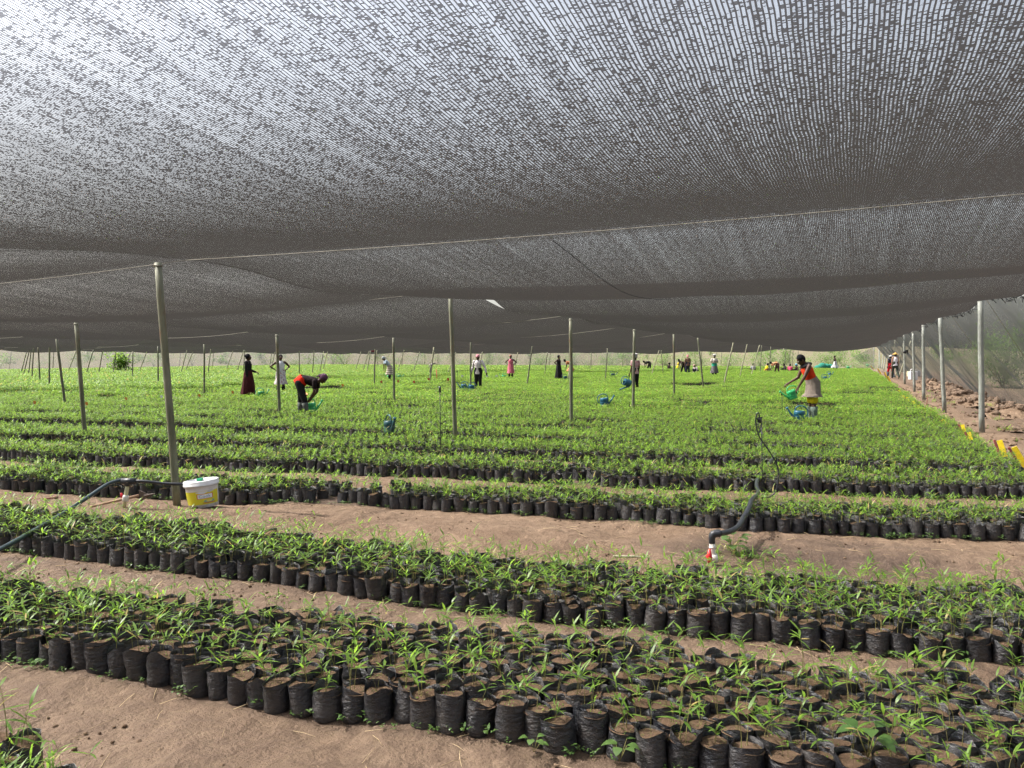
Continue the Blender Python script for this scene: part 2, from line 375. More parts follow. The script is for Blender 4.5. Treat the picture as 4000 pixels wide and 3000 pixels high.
def axis(a, b, lo, hi, step, grow):
    out = list(np.arange(a, b, step)); s = step; v = b
    while v < hi: out.append(v); s *= grow; v += s
    out.append(hi); s = step; v = a - step; left = []
    while v > lo: left.append(v); s *= grow; v -= s
    left.append(lo); return np.array(left[::-1] + out)
gx = axis(-8, 3.2, -2500, 2500, .045, 1.09); gy = axis(1.6, 8.6, -300, 4000, .045, 1.09)
XX, YY = np.meshgrid(gx, gy); ZZ = ground_z(XX, YY)
near = (XX > -9) & (XX < 5) & (YY > 1) & (YY < 10)
idx = np.argwhere(near)
for i, j in idx:
    v = Vector((XX[i, j], YY[i, j], 0)); ZZ[i, j] += .016 * mn.noise(v * 4.5) + .010 * mn.noise(v * 13) + .012 * mn.noise(v * 2)
nv = XX.size; nxg = len(gx); nyg = len(gy)
me = bpy.data.meshes.new('ground')
me.vertices.add(nv); me.vertices.foreach_set('co', np.stack([XX, YY, ZZ], -1).ravel())
q = np.arange((nyg - 1) * (nxg - 1)); r_, c_ = q // (nxg - 1), q % (nxg - 1); b0 = r_ * nxg + c_
quads = np.stack([b0, b0 + 1, b0 + nxg + 1, b0 + nxg], -1)
me.loops.add(quads.size); me.loops.foreach_set('vertex_index', quads.ravel())
me.polygons.add(len(quads)); me.polygons.foreach_set('loop_start', np.arange(len(quads)) * 4); me.polygons.foreach_set('use_smooth', np.ones(len(quads), bool))
me.update(calc_edges=True)
def blob(cx, cy, rx, ry): return np.clip(1.25 - np.hypot((XX - cx) / rx, (YY - cy) / ry), 0, 1)
tap = G(2791, 2200)
wet = np.maximum(blob(tap.x + .85, tap.y + .2, 1.25, .6), blob(tap.x + .15, tap.y + .35, .8, .55))
wet = np.maximum(wet, blob(tap.x + 1.0, 7.1, .9, .3) * .9)
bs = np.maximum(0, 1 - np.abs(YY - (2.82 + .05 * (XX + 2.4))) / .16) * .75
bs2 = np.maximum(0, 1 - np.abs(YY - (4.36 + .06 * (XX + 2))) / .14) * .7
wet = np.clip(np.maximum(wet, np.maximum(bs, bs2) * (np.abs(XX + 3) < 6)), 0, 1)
moist = np.clip((4.75 - YY) / .5, 0, 1) * np.clip((YY - .5), 0, 1) * .36 + np.clip((XX - 2.75) / .3, 0, 1) * np.clip((7 - XX), 0, 1) * .42
wet = np.maximum(wet, moist)
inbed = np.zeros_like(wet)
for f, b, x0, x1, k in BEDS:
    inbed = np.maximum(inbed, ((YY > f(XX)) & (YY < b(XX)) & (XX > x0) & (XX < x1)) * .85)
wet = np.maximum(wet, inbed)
wet = np.maximum(wet, ((YY > YP0) & (YY < 93) & (XX < 2.2) & (XX > -68)) * .35)
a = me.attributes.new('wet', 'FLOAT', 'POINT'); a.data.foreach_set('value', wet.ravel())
zone = np.clip((YY - 94) / 3, 0, 1); zone = np.maximum(zone, np.clip((XX - 6.5) / 2, 0, 1)); zone = np.maximum(zone, np.clip((-69 - XX) / 2, 0, 1))
a = me.attributes.new('zone', 'FLOAT', 'POINT'); a.data.foreach_set('value', zone.ravel())
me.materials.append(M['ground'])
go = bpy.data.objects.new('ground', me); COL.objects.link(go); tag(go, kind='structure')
# a thin sheet of standing water by the right tap
w = MB(); wp = []
for i in range(28):
    t = 2 * math.pi * i / 28; rr = 1 + .25 * math.sin(3 * t + 1) + .15 * math.sin(5 * t)
    wp.append((tap.x + .55 + .42 * rr * math.cos(t), tap.y - .12 + .10 * rr * math.sin(t), 0))
zm = max(float(ground_z(p[0], p[1])) for p in wp) * .5 + gz(Vector((tap.x + .55, tap.y - .12, 0))) * .5
w.add([(p[0], p[1], zm + .004) for p in wp], [tuple(range(28))])
t = NT('muddy_water'); M['water'] = t.done(t.principled((.10, .075, .055), .06, .6, 0, t.bump(t.noise(t.pos(), 14, 2), .1, .004)))
tag(w.build('water', M['water']), kind='structure')

# ---------------------------------------------------------------- shade net
PITCH = 6.175
COLX = [2.45, -6.2, -14.7, -23.5, -32.3, -41.1, -49.9, -58.7, -67.5]
NR = 15
PH = {}
for c in range(len(COLX)):
    for r in range(-3, NR + 1):
        PH[c, r] = 2.62 + .08 * math.sin(c * 2.3 + r * 1.7)
        if c == 0: PH[c, r] = 2.80 - .01 * max(0, r - 3)
        if c >= 2: PH[c, r] = 2.45 + .06 * math.sin(c * 1.3 + r * 2.1)
PH[1, 1] = 2.56; PH[1, 2] = 2.74; PH[1, 3] = 2.60; PH[1, 4] = 2.58; PH[2, 2] = 2.44; PH[0, 1] = 2.70; PH[0, 2] = 2.76
def wsag(c, r):
    return [.05, .04, .05, .18, .30, .36][min(max(r, 0), 5)] if c == 0 else [.05, .05, .08, .22, .28, .32][min(max(r, 0), 5)] + .04 * math.sin(c * 3 + r * 5)
def zwire(c, t, r): return PH[c, r] * (1 - t) + PH[c + 1, r] * t - 4 * t * (1 - t) * wsag(c, r)
SAG = {}
for c in range(8):
    for r in range(-3, NR): SAG[c, r] = .24 + .07 * math.sin(c * 1.9 + r * 2.7)
SAG[0, 0] = .32; SAG[1, 0] = .36; SAG[0, 1] = .36; SAG[1, 1] = .27; SAG[0, 2] = .36; SAG[0, 3] = .34; SAG[1, 2] = .32
def znet(x, y, c=None):
    if c is None:
        c = 0
        while c < 7 and x < COLX[c + 1]: c += 1
    t = min(max((x - COLX[c]) / (COLX[c + 1] - COLX[c]), 0), 1)
    rf = y / PITCH; r = int(math.floor(rf)); r = min(max(r, -3), NR - 1); s = rf - r; s = min(max(s, 0), 1)
    z = zwire(c, t, r) * (1 - s) + zwire(c, t, r + 1) * s
    cr = 4 * t * (1 - t)
    sh = (4 * s * (1 - s)) * (1 - .25 * math.cos(2 * math.pi * s) * .4)
    ea = (SAG[c, r] + SAG[max(c - 1, 0), r]) / 2; eb = (SAG[c, r] + SAG[min(c + 1, 7), r]) / 2
    z -= ((ea * (1 - t) + eb * t) * (1 - cr) * .62 + SAG[c, r] * cr) * sh
    k = min(1, 8 * s * (1 - s))
    z += k * (.012 * mn.noise(Vector((x * 2.3, y * .35, 1.))) + .022 * mn.noise(Vector((x * .8, y * .8, 5.))))
    # tension creases that fan out from each post
    for (cc, tt) in ((c, t), (c + 1, 1 - t)):
        z += .035 * math.exp(-tt * 9) * math.sin(9 * s + r) * k
    return z
for c in range(8):
    x0, x1 = COLX[c], COLX[c + 1]; NX = 44 if c < 2 else 26
    ys = []
    for r in range(-2, NR):
        n = 26 if r in (0, 1) and c < 2 else 12
        ys += [(r + i / n) * PITCH for i in range(n)]
    ys.append(NR * PITCH)
    vs = []; fs = []
    for y in ys:
        # edge of the strip laced to the post line, gaping a little between posts
        r = math.floor(y / PITCH); s = y / PITCH - r
        ga = -.03; gb = -.03
        if c == 0 and r == 2: gb = -.03 + .21 * math.sin(math.pi * min(1, s / .3)) if s < .3 else -.03
        if c == 0 and r >= 4: gb = -.03 + .13 * math.sin(math.pi * s) ** 3
        if c == 1 and r == 2: ga = -.02 + .02 * s
        if c == 2 and r == 5: gb = -.03 + .2 * math.sin(math.pi * s) ** 2
        for i in range(NX + 1):
            t = i / NX; xx = (x0 + (-ga if c else .0)) * (1 - t) + (x1 + gb) * t
            z = znet(xx, y, c) - (.004 if c % 2 else 0)
            vs.append((xx, y, z + .012))
    n1 = NX + 1
    for j in range(len(ys) - 1):
        for i in range(NX): fs.append((j * n1 + i, j * n1 + i + 1, (j + 1) * n1 + i + 1, (j + 1) * n1 + i))
    b = MB(); b.add(vs, fs)
    names = ['nearest black shade net strip overhead, laced to the right hand pole line', 'black shade net strip overhead just left of the first leaning pole line']
    lab = names[c] if c < 2 else ('third black shade net strip from the right pole line', 'fourth black shade net strip from the right pole line', 'fifth black shade net strip from the right pole line', 'sixth black shade net strip from the right pole line', 'seventh black shade net strip from the right pole line', 'last shade net strip over the far left edge of the field')[c - 2]
    tag(b.build('shade_net', M['net']), lab, 'shade net')
# cross wires, one per bay and row, that carry the net
ordn = ['first', 'second', 'third', 'fourth', 'fifth', 'sixth', 'seventh', 'eighth']
for r in range(0, NR + 1):
    b = MB()
    for c in range(8):
        ex = 0 if r < 3 else .02 + .05 * rnd.random()
        pts = []
        for i in range(13):
            t = i / 12; x = COLX[c] * (1 - t) + COLX[c + 1] * t
            pts.append((x, r * PITCH - .01, zwire(c, t, r) - .012 - 4 * t * (1 - t) * ex))
        b.tube(pts, .0026 if r < 3 else .0045, 5)
    o = b.build('support_wire', M['wire'])
    if r in (1, 2, 3): tag(o, {1: 'pale cross wire under the net at the nearest pole with the bucket', 2: 'pale cross wire under the net at the second pole', 3: 'pale cross wire under the net reaching the nearest thick right pole'}[r], 'wire')
    else: tag(o, 'thin sagging cross wire carrying the shade net farther back', 'wire', 'cross wires under the far shade net')
# black lacing along the right edge
b = MB(); pts = []
for i in range(0, 15 * 12 + 1):
    y = i / 12 * PITCH; pts.append((2.45 + .02 * math.sin(i * 1.9), y, znet(2.45, y, 0) + .01 + .015 * math.sin(i * 2.3)))
b.tube(pts, .011, 5)
for i in range(0, 150):
    y = 6 + i * .22 + rnd.uniform(-.08, .08); z = znet(2.45, y, 0); a = rnd.uniform(-.07, .07)
    b.tube([(2.45, y, z), (2.45 + rnd.uniform(-.05, .07), y + a, z + rnd.uniform(-.07, .05)), (2.5 + rnd.uniform(-.04, .05), y + a * 2, z - rnd.uniform(.02, .1))], .006, 4)
tag(b.build('lacing_rope', M['rope']), 'frayed black lacing rope joining roof net and right side net', 'rope')
# seam cord hanging on the near bay
b = MB(); pts = [D(2160, 905, 6.75), D(2260, 960, 7.3), D(2370, 1020, 8.1), D(2500, 1070, 9.2), D(2620, 1100, 10.2)]
pts = [Vector((p.x, p.y, znet(p.x, p.y) - .004)) for p in catmull(pts, 5)]
b.tube(pts, .003, 5); tag(b.build('seam_cord', M['rope']), 'dark seam cord curving down the net behind the first wire', 'cord')

# ---------------------------------------------------------------- side nets
def side_net():
    b = MB(); NZ = 16; Y0, Y1 = -6., 93.; NY = 330; vs = []; fs = []
    for j in range(NY + 1):
        y = Y0 + (Y1 - Y0) * j / NY; zt = znet(2.45, y, 0)
        for i in range(NZ + 1):
            s = i / NZ; xg = 4.75 + .25 * math.sin(y * .35)
            x = 2.47 + (xg - 2.47) * s; zz = zt * (1 - s) + (gz(Vector((xg, y, 0))) + .02) * s
            w_ = (y - 3.9 * s) / PITCH; fr = w_ - math.floor(w_)
            fold = (.10 * math.cos(2 * math.pi * fr) + .03 * math.sin(fr * 12.566 + math.floor(w_ + .5) * 0)) * math.sin(math.pi * min(1, s * 1.1) ** .8)
            fold += .05 * mn.noise(Vector((y * .7, s * 3, 1.)))
            vs.append((x + fold * .8, y, zz + fold * .5))
    n1 = NZ + 1
    for j in range(NY):
        for i in range(NZ): fs.append((j * n1 + i, (j + 1) * n1 + i, (j + 1) * n1 + i + 1, j * n1 + i + 1))
    b.add(vs, fs); return b.build('side_net', M['wallnet'])
tag(side_net(), 'grey green side net slanting to the ground behind the thick right poles', 'side net')
def end_net(P0, P1, top, label, mat, scallop=2.2):
    b = MB(); P0 = Vector(P0); P1 = Vector(P1); L = (P1 - P0).length; N = int(L / .35); vs = []; fs = []
    for j in range(N + 1):
        p = P0.lerp(P1, j / N); s = (j / N * L / scallop) % 1
        for i in range(5):
            zt = top - .28 * 4 * s * (1 - s)
            k = i / 4; n = .12 * mn.noise(Vector((p.x * .8 + p.y * .8, k * 2, 3.)))
            vs.append((p.x + n, p.y + n, zt * (1 - k)))
    for j in range(N):
        for i in range(4): fs.append((j * 5 + i, (j + 1) * 5 + i, (j + 1) * 5 + i + 1, j * 5 + i + 1))
    b.add(vs, fs); o = b.build('end_net', mat); tag(o, label, 'side net'); return o
end_net((-24, 93.3, 0), (-68, 93.3, 0), 2.45, 'pale hazy net wall closing the far end of the nursery', M['endnet'])
end_net((-68, 92.8, 0), (-68, 20, 0), 2.45, 'pale hazy net wall closing the far left side of the nursery', M['endnet'])
# the dark net flap at the far right corner
b = MB(); b.add([(2.4, 93, 2.6), (2.3, 92.6, .1), (.2, 92.9, 1.4), (1.3, 92.8, 2.0), (1.1, 92.7, .75)], [(0, 3, 2, 4), (0, 4, 1)])
tag(b.build('net_flap', M['wallnet']), 'dark triangular net flap hanging at the far right corner pole', 'net')

# ---------------------------------------------------------------- poles
def pole(xb, yb, xt, yt, rad, mat, label, group=None, zb=.2, name='pole', cat='pole', full=False, knot=False, n=10):
    p = G(xb, yb, zb); d = dist(p); t = D(xt, yt, d); v = (t - p).normalized()
    g = p - v * ((p.z + .05) / v.z)
    if full: top = t
    else:
        top = g.copy()
        for i in range(8):
            z = znet(top.x, top.y) - .01; top = g + v * ((z - g.z) / v.z)
    L = (top - g).length; b = MB(); k = 7
    pts = [g + v * L * i / k + Vector((math.sin(i * 1.7 + xb) * .004, math.cos(i * 2.1 + xb) * .004, 0)) for i in range(k + 1)]
    pts = [q - g for q in pts]
    b.tube(pts, [rad * (1.03 - .08 * i / k) for i in range(k + 1)], n)
    o = b.build(name, mat, loc=g); tag(o, label, cat, group)
    if knot:
        kb = MB(); c = top - g - v * .03
        kb.tube([c + Vector((math.cos(a) * (rad + .006), math.sin(a) * (rad + .006), .008 * math.sin(a * 3))) for a in [i * .9 for i in range(15)]], .006, 5)
        kb.build('wire_tie', M['wire'], o)
    return o, top
P = [  # near and middle poles
 (694, 1993, 616, 1022, .037, 'nearest leaning grey green pole beside the white bucket', 0, 1),
 (1779, 1720, 1759, 1137, .037, 'second pole, rust stained, in the middle of the beds', .12, 1),
 (2232, 1652, 2229, 1228, .037, 'straight pole right of the middle pole, before the blue watering can', .14, 1),
 (2473, 1600, 2478, 1272, .037, 'pole in front of the person in the striped shirt', .14, 1),
 (2633, 1546, 2632, 1299, .037, 'pole just right of the striped shirt person', .14, 0),
 (2748, 1516, 2728, 1338, .037, 'dark pole leaning to the left before the white shirted walker', .14, 0),
 (332, 1697, 296, 1241, .037, 'leftmost thick grey green pole with a knotted wire top', .14, 1),
 (254, 1577, 217, 1293, .037, 'leaning pole just left of the knotted left pole', .14, 0),
 (1092, 1614, 1080, 1275, .037, 'pole in front of the person with hands on hips and white top', .2, 1),
 (1540, 1574, 1537, 1320, .037, 'pole just right of the stooping person in light blue', .14, 0),
 (1838, 1525, 1839, 1322, .037, 'pole in front of the person in white shirt and pink cap', .14, 0),
 (798, 1548, 798, 1318, .032, 'thin straight pole midway between bucket pole and the black clad person', .14, 0),
 (1462, 1506, 1466, 1347, .035, 'straight pole left of the stooping person in light blue', .14, 0),
]
for xb, yb, xt, yt, rad, lab, zb, kn in P: pole(xb, yb, xt, yt, rad, M['pole'], lab, None, zb, knot=bool(kn))
PF = [(192,1522,194,1327),(157,1507,149,1347),(124,1489,131,1368),(110,1473,121,1376),(90,1471,108,1397),(80,1467,98,1397),(517,1485,520,1349),(618,1512,617,1351),(441,1467,453,1376),(384,1467,398,1388),(334,1469,355,1400),
 (1169,1476,1169,1338),(1220,1471,1228,1354),(2058,1506,2080,1347),(2127,1467,2141,1356),(2365,1483,2372,1374),(2307,1453,2310,1370),(2432,1445,2434,1376),(2591,1462,2583,1374),(2814,1440,2820,1371),(2969,1458,2974,1371),(3004,1455,3010,1372),
 (2740,1447,2741,1370),(3063,1443,3070,1370),(3082,1442,3086,1370),(3095,1441,3098,1370),(3115,1440,3118,1370),(2145,1440,2150,1375),(1710,1436,1711,1385),(1658,1436,1660,1385),(1570,1437,1571,1388),(1475,1437,1476,1388),(1052,1440,1060,1390),(830,1440,833,1390),(950,1462,957,1350),(36,1450,42,1395),(206,1450,209,1395),(700,1440,704,1392)]
for xb, yb, xt, yt in PF: pole(xb, yb, xt, yt, .034, M['pole'], 'distant upright grey pole among the far beds', 'distant upright poles', .16, n=7)
BR = [(548*1/2.212+1000,1462,1263,1378),(1259,1453,1277,1385),(704,1467,728,1376),(811,1470,825,1351),(721,1458,744,1399),(540,1462,563,1401),(485,1460,500,1408),(922,1460,949,1379),(881,1453,900,1399),(264,1458,280,1417),(1458+0,1462,1474,1360),(1414,1458,1438,1383),(1612,1458,1644,1360),(1868,1455,1890,1351),(1669,1448,1692,1390),(1748,1458,1782,1372),(1387,1453,1406,1388),(1552,1458,1573,1388),(1055,1460,1075,1370),(2009,1426+28,2027,1345),(2545,1465,2573,1374),(2646,1449,2676,1367),(2828,1498,2860,1360),(2889,1475,2914,1366),(2934,1467,2961,1370),(3030,1441,3058,1370),(2785,1440,2800,1372),(2219,1485,2228,1421)]
for i, (xb, yb, xt, yt) in enumerate(BR):
    if i == 13: pole(xb, yb, xt, yt, .04, M['brace'], 'slanting pole directly behind the person in white shirt', None, .15, 'leaning_pole'); continue
    pole(xb, yb, xt, yt, .034, M['brace'], 'distant brace pole slanting to the right among the beds', 'distant slanting brace poles', .16, 'leaning_pole', n=7)
o, tp = pole(1678, 1494, 1696, 1351, .04, M['brace'], 'slanting pole with a grey cloth tied round it', None, .15, 'leaning_pole')
cp = o.location + (tp - o.location) * .55
b = MB(); b.ell(cp, (.09, .09, .05)); b.tube([cp, cp + RT * .17 + Vector((0, 0, .08)), cp + RT * .26 + Vector((0, 0, .03))], [.05, .035, .012], 7); b.tube([cp, cp - RT * .06 - Vector((0, 0, .2)), cp - RT * .12 - Vector((0, 0, .42))], [.05, .05, .02], 7)
b.tube([cp, cp - RT * .12 + Vector((0, 0, -.02)), cp - RT * .16 + Vector((0, 0, -.22))], [.04, .03, .01], 6)
tag(b.build('tied_cloth', cloth('grey_rag', (.28, .26, .24))), 'grey cloth knotted round a slanting pole', 'cloth')
pr, tp = pole(1432, 1462, 1449, 1360, .035, M['brace'], 'slanting pole with a dark pink bag hung near its top', None, .15, 'leaning_pole')
cp = G(1449, 1365, 2.0) if False else D(1457, 1366, dist(tp)); b = MB(); b.ell(cp, (.17, .13, .2)); b.tube([cp + Vector((0, 0, .15)), cp + Vector((0, 0, .32)), cp - RT * .1 + Vector((0, 0, .36))], .02, 6)
tag(b.build('hanging_bag', cloth('dark_pink_bag', (.25, .05, .10))), 'dark pink bag hanging high on a slanting pole', 'bag')
# thick pale poles of the right side
RP = [(3836, 1690, 3829, 1157, 'nearest thick pale pole of the right side row'), (3689, 1610, 3672, 1226, 'second thick pale pole of the right side row'), (3609, 1564, 3606, 1266, 'third thick pale pole of the right side row'), (3572, 1530, 3566, 1285, 'fourth thick pale pole, next to the white canister'), (3534, 1501, 3532, 1300, 'fifth thick pale pole, with a dark rag tied to it')]
for xb, yb, xt, yt, lab in RP:
    o, tp = pole(xb, yb, xt, yt, .054, M['pole_r'], lab, None, 0, knot=True, n=14)
    lastR = (o, tp)
cp = lastR[0].location + (lastR[1] - lastR[0].location) * .66
b = MB(); b.ell(cp + RT * .02, (.1, .1, .09)); b.tube([cp, cp + RT * .16 + Vector((0, 0, .1)), cp + RT * .2 - Vector((0, 0, .12))], [.07, .05, .02], 7)
tag(b.build('tied_rag', M['rope']), 'black rag tied round the fifth thick right pole', 'cloth')
for xb, yb, xt, yt in [(3414, 1436, 3414, 1352), (3433, 1436, 3434, 1342), (3439, 1440, 3435, 1372), (3445, 1443, 3454, 1338), (3452, 1448, 3467, 1334), (3465, 1457, 3477, 1328)]:
    pole(xb, yb, xt, yt, .05, M['pole_r'], 'far pale pole at the end of the right side row', 'far pale poles of the right row', 0, n=8)
for xb, yb, xt, yt, lab in [(3510, 1478, 3558, 1331, 'pale brace pole slanting up to the fifth right pole'), (3497, 1475, 3530, 1342, 'pale brace pole leaning behind the two walkers'), (3487, 1455, 3497, 1325, 'thin pale brace pole rising behind the straw hat'), (3464, 1410, 3440, 1381, 'short pale brace rail low beside the far right poles')]:
    pole(xb, yb, xt, yt, .045, M['brace'], lab, None, 0, 'leaning_pole', full=True, n=8)
# guy wires
for i in range(3, 9):
    b = MB(); y = i * PITCH; b.tube([(2.5, y, 2.72), (3.2, y + 1.3, 1.9), (4.75, y + 3.9, .02)], .006, 5)
    tag(b.build('guy_wire', M['wire']), 'guy wire from a right pole top to the ground behind', 'wire', 'guy wires of the right row')

# ---------------------------------------------------------------- distant greenery
def bush(p, h, wdt, label, group=None, n=900, leaf=.10, name='bush', mat='bush', bamboo=False, cat='bush', seed=0):
    rr = random.Random(seed); root = empty(name, p, 0, label, cat, group)
    s = MB(); tips = []
    for i in range(9 if bamboo else 5):
        a = rr.uniform(0, 6.28); l = rr.uniform(.5, 1.) * h; ex = rr.uniform(.1, .5) * wdt
        pts = [Vector((math.cos(a) * ex * t ** 1.4, math.sin(a) * ex * t ** 1.4, l * t)) for t in (0, .3, .6, .85, 1)]
        s.tube(pts, [.03 * h / 2.5 * (1 - .8 * t) + .004 for t in (0, .3, .6, .85, 1)], 5); tips.append(pts)
    s.build('stem', M['brace'], root)
    c = MB()
    cl = []
    for i in range(max(10, n // 28)):
        pts = rr.choice(tips); q = rr.choice(pts[1:]); cl.append((q + Vector((rr.gauss(0, .16) * wdt, rr.gauss(0, .16) * wdt, rr.gauss(0, .09) * h)), rr.uniform(.06, .17) * wdt, rr.random()))
    for i in range(n):
        q, sp, lv = rr.choice(cl); v = Vector((rr.gauss(0, 1), rr.gauss(0, 1), rr.gauss(0, .8))) * sp
        pp = q + v; pp.z = max(.05, pp.z)
        c.leaf(pp, rr.uniform(0, 6.28), rr.uniform(-.6, .9), leaf * rr.uniform(.7, 1.4), leaf * (.2 if bamboo else .5) * rr.uniform(.8, 1.3), .5, 2, 0, min(.94, lv * .6 + rr.random() * .4))
    c.build('crown', M[mat], root); return root
BU = [(px_, 97 + (i_ * 37) % 19, 1.3 + (i_ * 13 % 10) * .09, 3.5, None) for i_, px_ in enumerate(range(1150, 3420, 95))] + [(px_, 100 + (i_ * 29) % 26, 2.0 + (i_ * 7 % 10) * .08, 4.2, None) for i_, px_ in enumerate(range(-300, 3400, 150))] + [(1905, 112, 2.6, 2.6, 'dense green bush beyond the far end right of the white shirt'), (2104, 104, 2.3, 3.2, 'pale green bush beyond the far end left of the black dress'), (2240, 106, 2.4, 2.6, 'green bush beyond the far end behind the straight middle pole'), (2455, 100, 2.5, 2.8, 'green bush beyond the far end left of the striped shirt'),
      (2722, 98, 2.4, 3.0, 'green bush beyond the far end right of the pink headscarf'), (2845, 104, 1.9, 4.2, 'low dark bush beyond the far end right of the white shirted walker'), (2965, 99, 2.7, 3.2, 'rounded green bush beyond the far end at the seated yellow figure'), (3262, 94.6, 2.9, 2.6, 'tall green bush behind the walker in white skirt'), (3215, 98, 2.0, 2.6, 'smaller bush left of the walker in white skirt'),
      (3375, 101, 1.4, 4.5, 'low bright bush near the far right corner flap'), (2600, 102, 1.9, 2.2, 'small bush behind the seated dark figure'), (1300, 118, 2.6, 4.4, 'hazy bush beyond the net wall left of the stooping person'), (640, 130, 3.2, 4.5, 'hazy bush beyond the net wall in the left part'), (3060, 104, 2.1, 2.4, 'small bush behind the seated pink figure'), (2380, 110, 1.6, 3., 'low bush between two far bushes at mid field')]
for i, (px, d, h, wd_, lab) in enumerate(BU):
    q = D(px, 1400, d); q.z = gz(q) - .05; bush(q, h, wd_, lab or 'low green scrub bush just beyond the far end of the beds', None if lab else 'low scrub bushes beyond the far end', 1300 if lab else 600, .16, seed=i)
for i in range(46):
    px = rnd.uniform(-700, 4300); d = rnd.uniform(150, 330); q = D(px, 1400, d); q.z = gz(q) - .1
    bush(q, rnd.uniform(2, 4.2), rnd.uniform(3, 6), 'dusty bush on the dry hillside beyond the nursery', 'bushes on the dry hillside', 260, .5, seed=50 + i)
for i, (x, y, h, wd_, lab) in enumerate([(7.3, 26.0, 3.4, 3.6, 'bamboo clump just outside the right side net'), (7.2, 21.3, 2.8, 2.8, 'bamboo clump at the right edge of the photo outside the net'), (8.2, 36, 2.9, 3, 'farther bamboo clump seen through the right side net'), (7.0, 46, 2.7, 3.4, 'bamboo clump beyond the net near the white canister')]):
    bush(Vector((x, y, gz(Vector((x, y, 0))) - .05)), h, wd_, lab, None, 4200, .24, 'bamboo_bush', 'bush', True, 'bamboo', 120 + i)
sh = G(455, 1462, .1)
bush(Vector((sh.x, sh.y, .1)), 1.75, 2.0, 'bright green leafy shrub rising from the lush left beds', None, 700, .30, 'leafy_shrub', 'lush', False, 'shrub', 200)

# ---------------------------------------------------------------- people
def remeshed(mb, voxel, mats):
    me_ = mb.mesh('tmp', mats); o = bpy.data.objects.new('tmp', me_); COL.objects.link(o)
    r1 = o.modifiers.new('r', 'REMESH'); r1.mode = 'VOXEL'; r1.voxel_size = voxel; r1.use_smooth_shade = True
    r2 = o.modifiers.new('s', 'SMOOTH'); r2.iterations = 3; r2.factor = .5
    dg = bpy.context.evaluated_depsgraph_get(); out = bpy.data.meshes.new_from_object(o.evaluated_get(dg))
    bpy.data.objects.remove(o); return out
def cap(mb, a, b, ra, rb, n=10):
    a = Vector(a); b = Vector(b); v = (b - a); L = v.length; v.normalize()
    pts = [a - v * ra * .8, a - v * ra * .4, a, a.lerp(b, .5), b, b + v * rb * .4, b + v * rb * .8]
    mb.tube(pts, [ra * .5, ra * .88, ra, (ra + rb) / 2, rb, rb * .88, rb * .5], n)
def V(*a): return Vector(a)
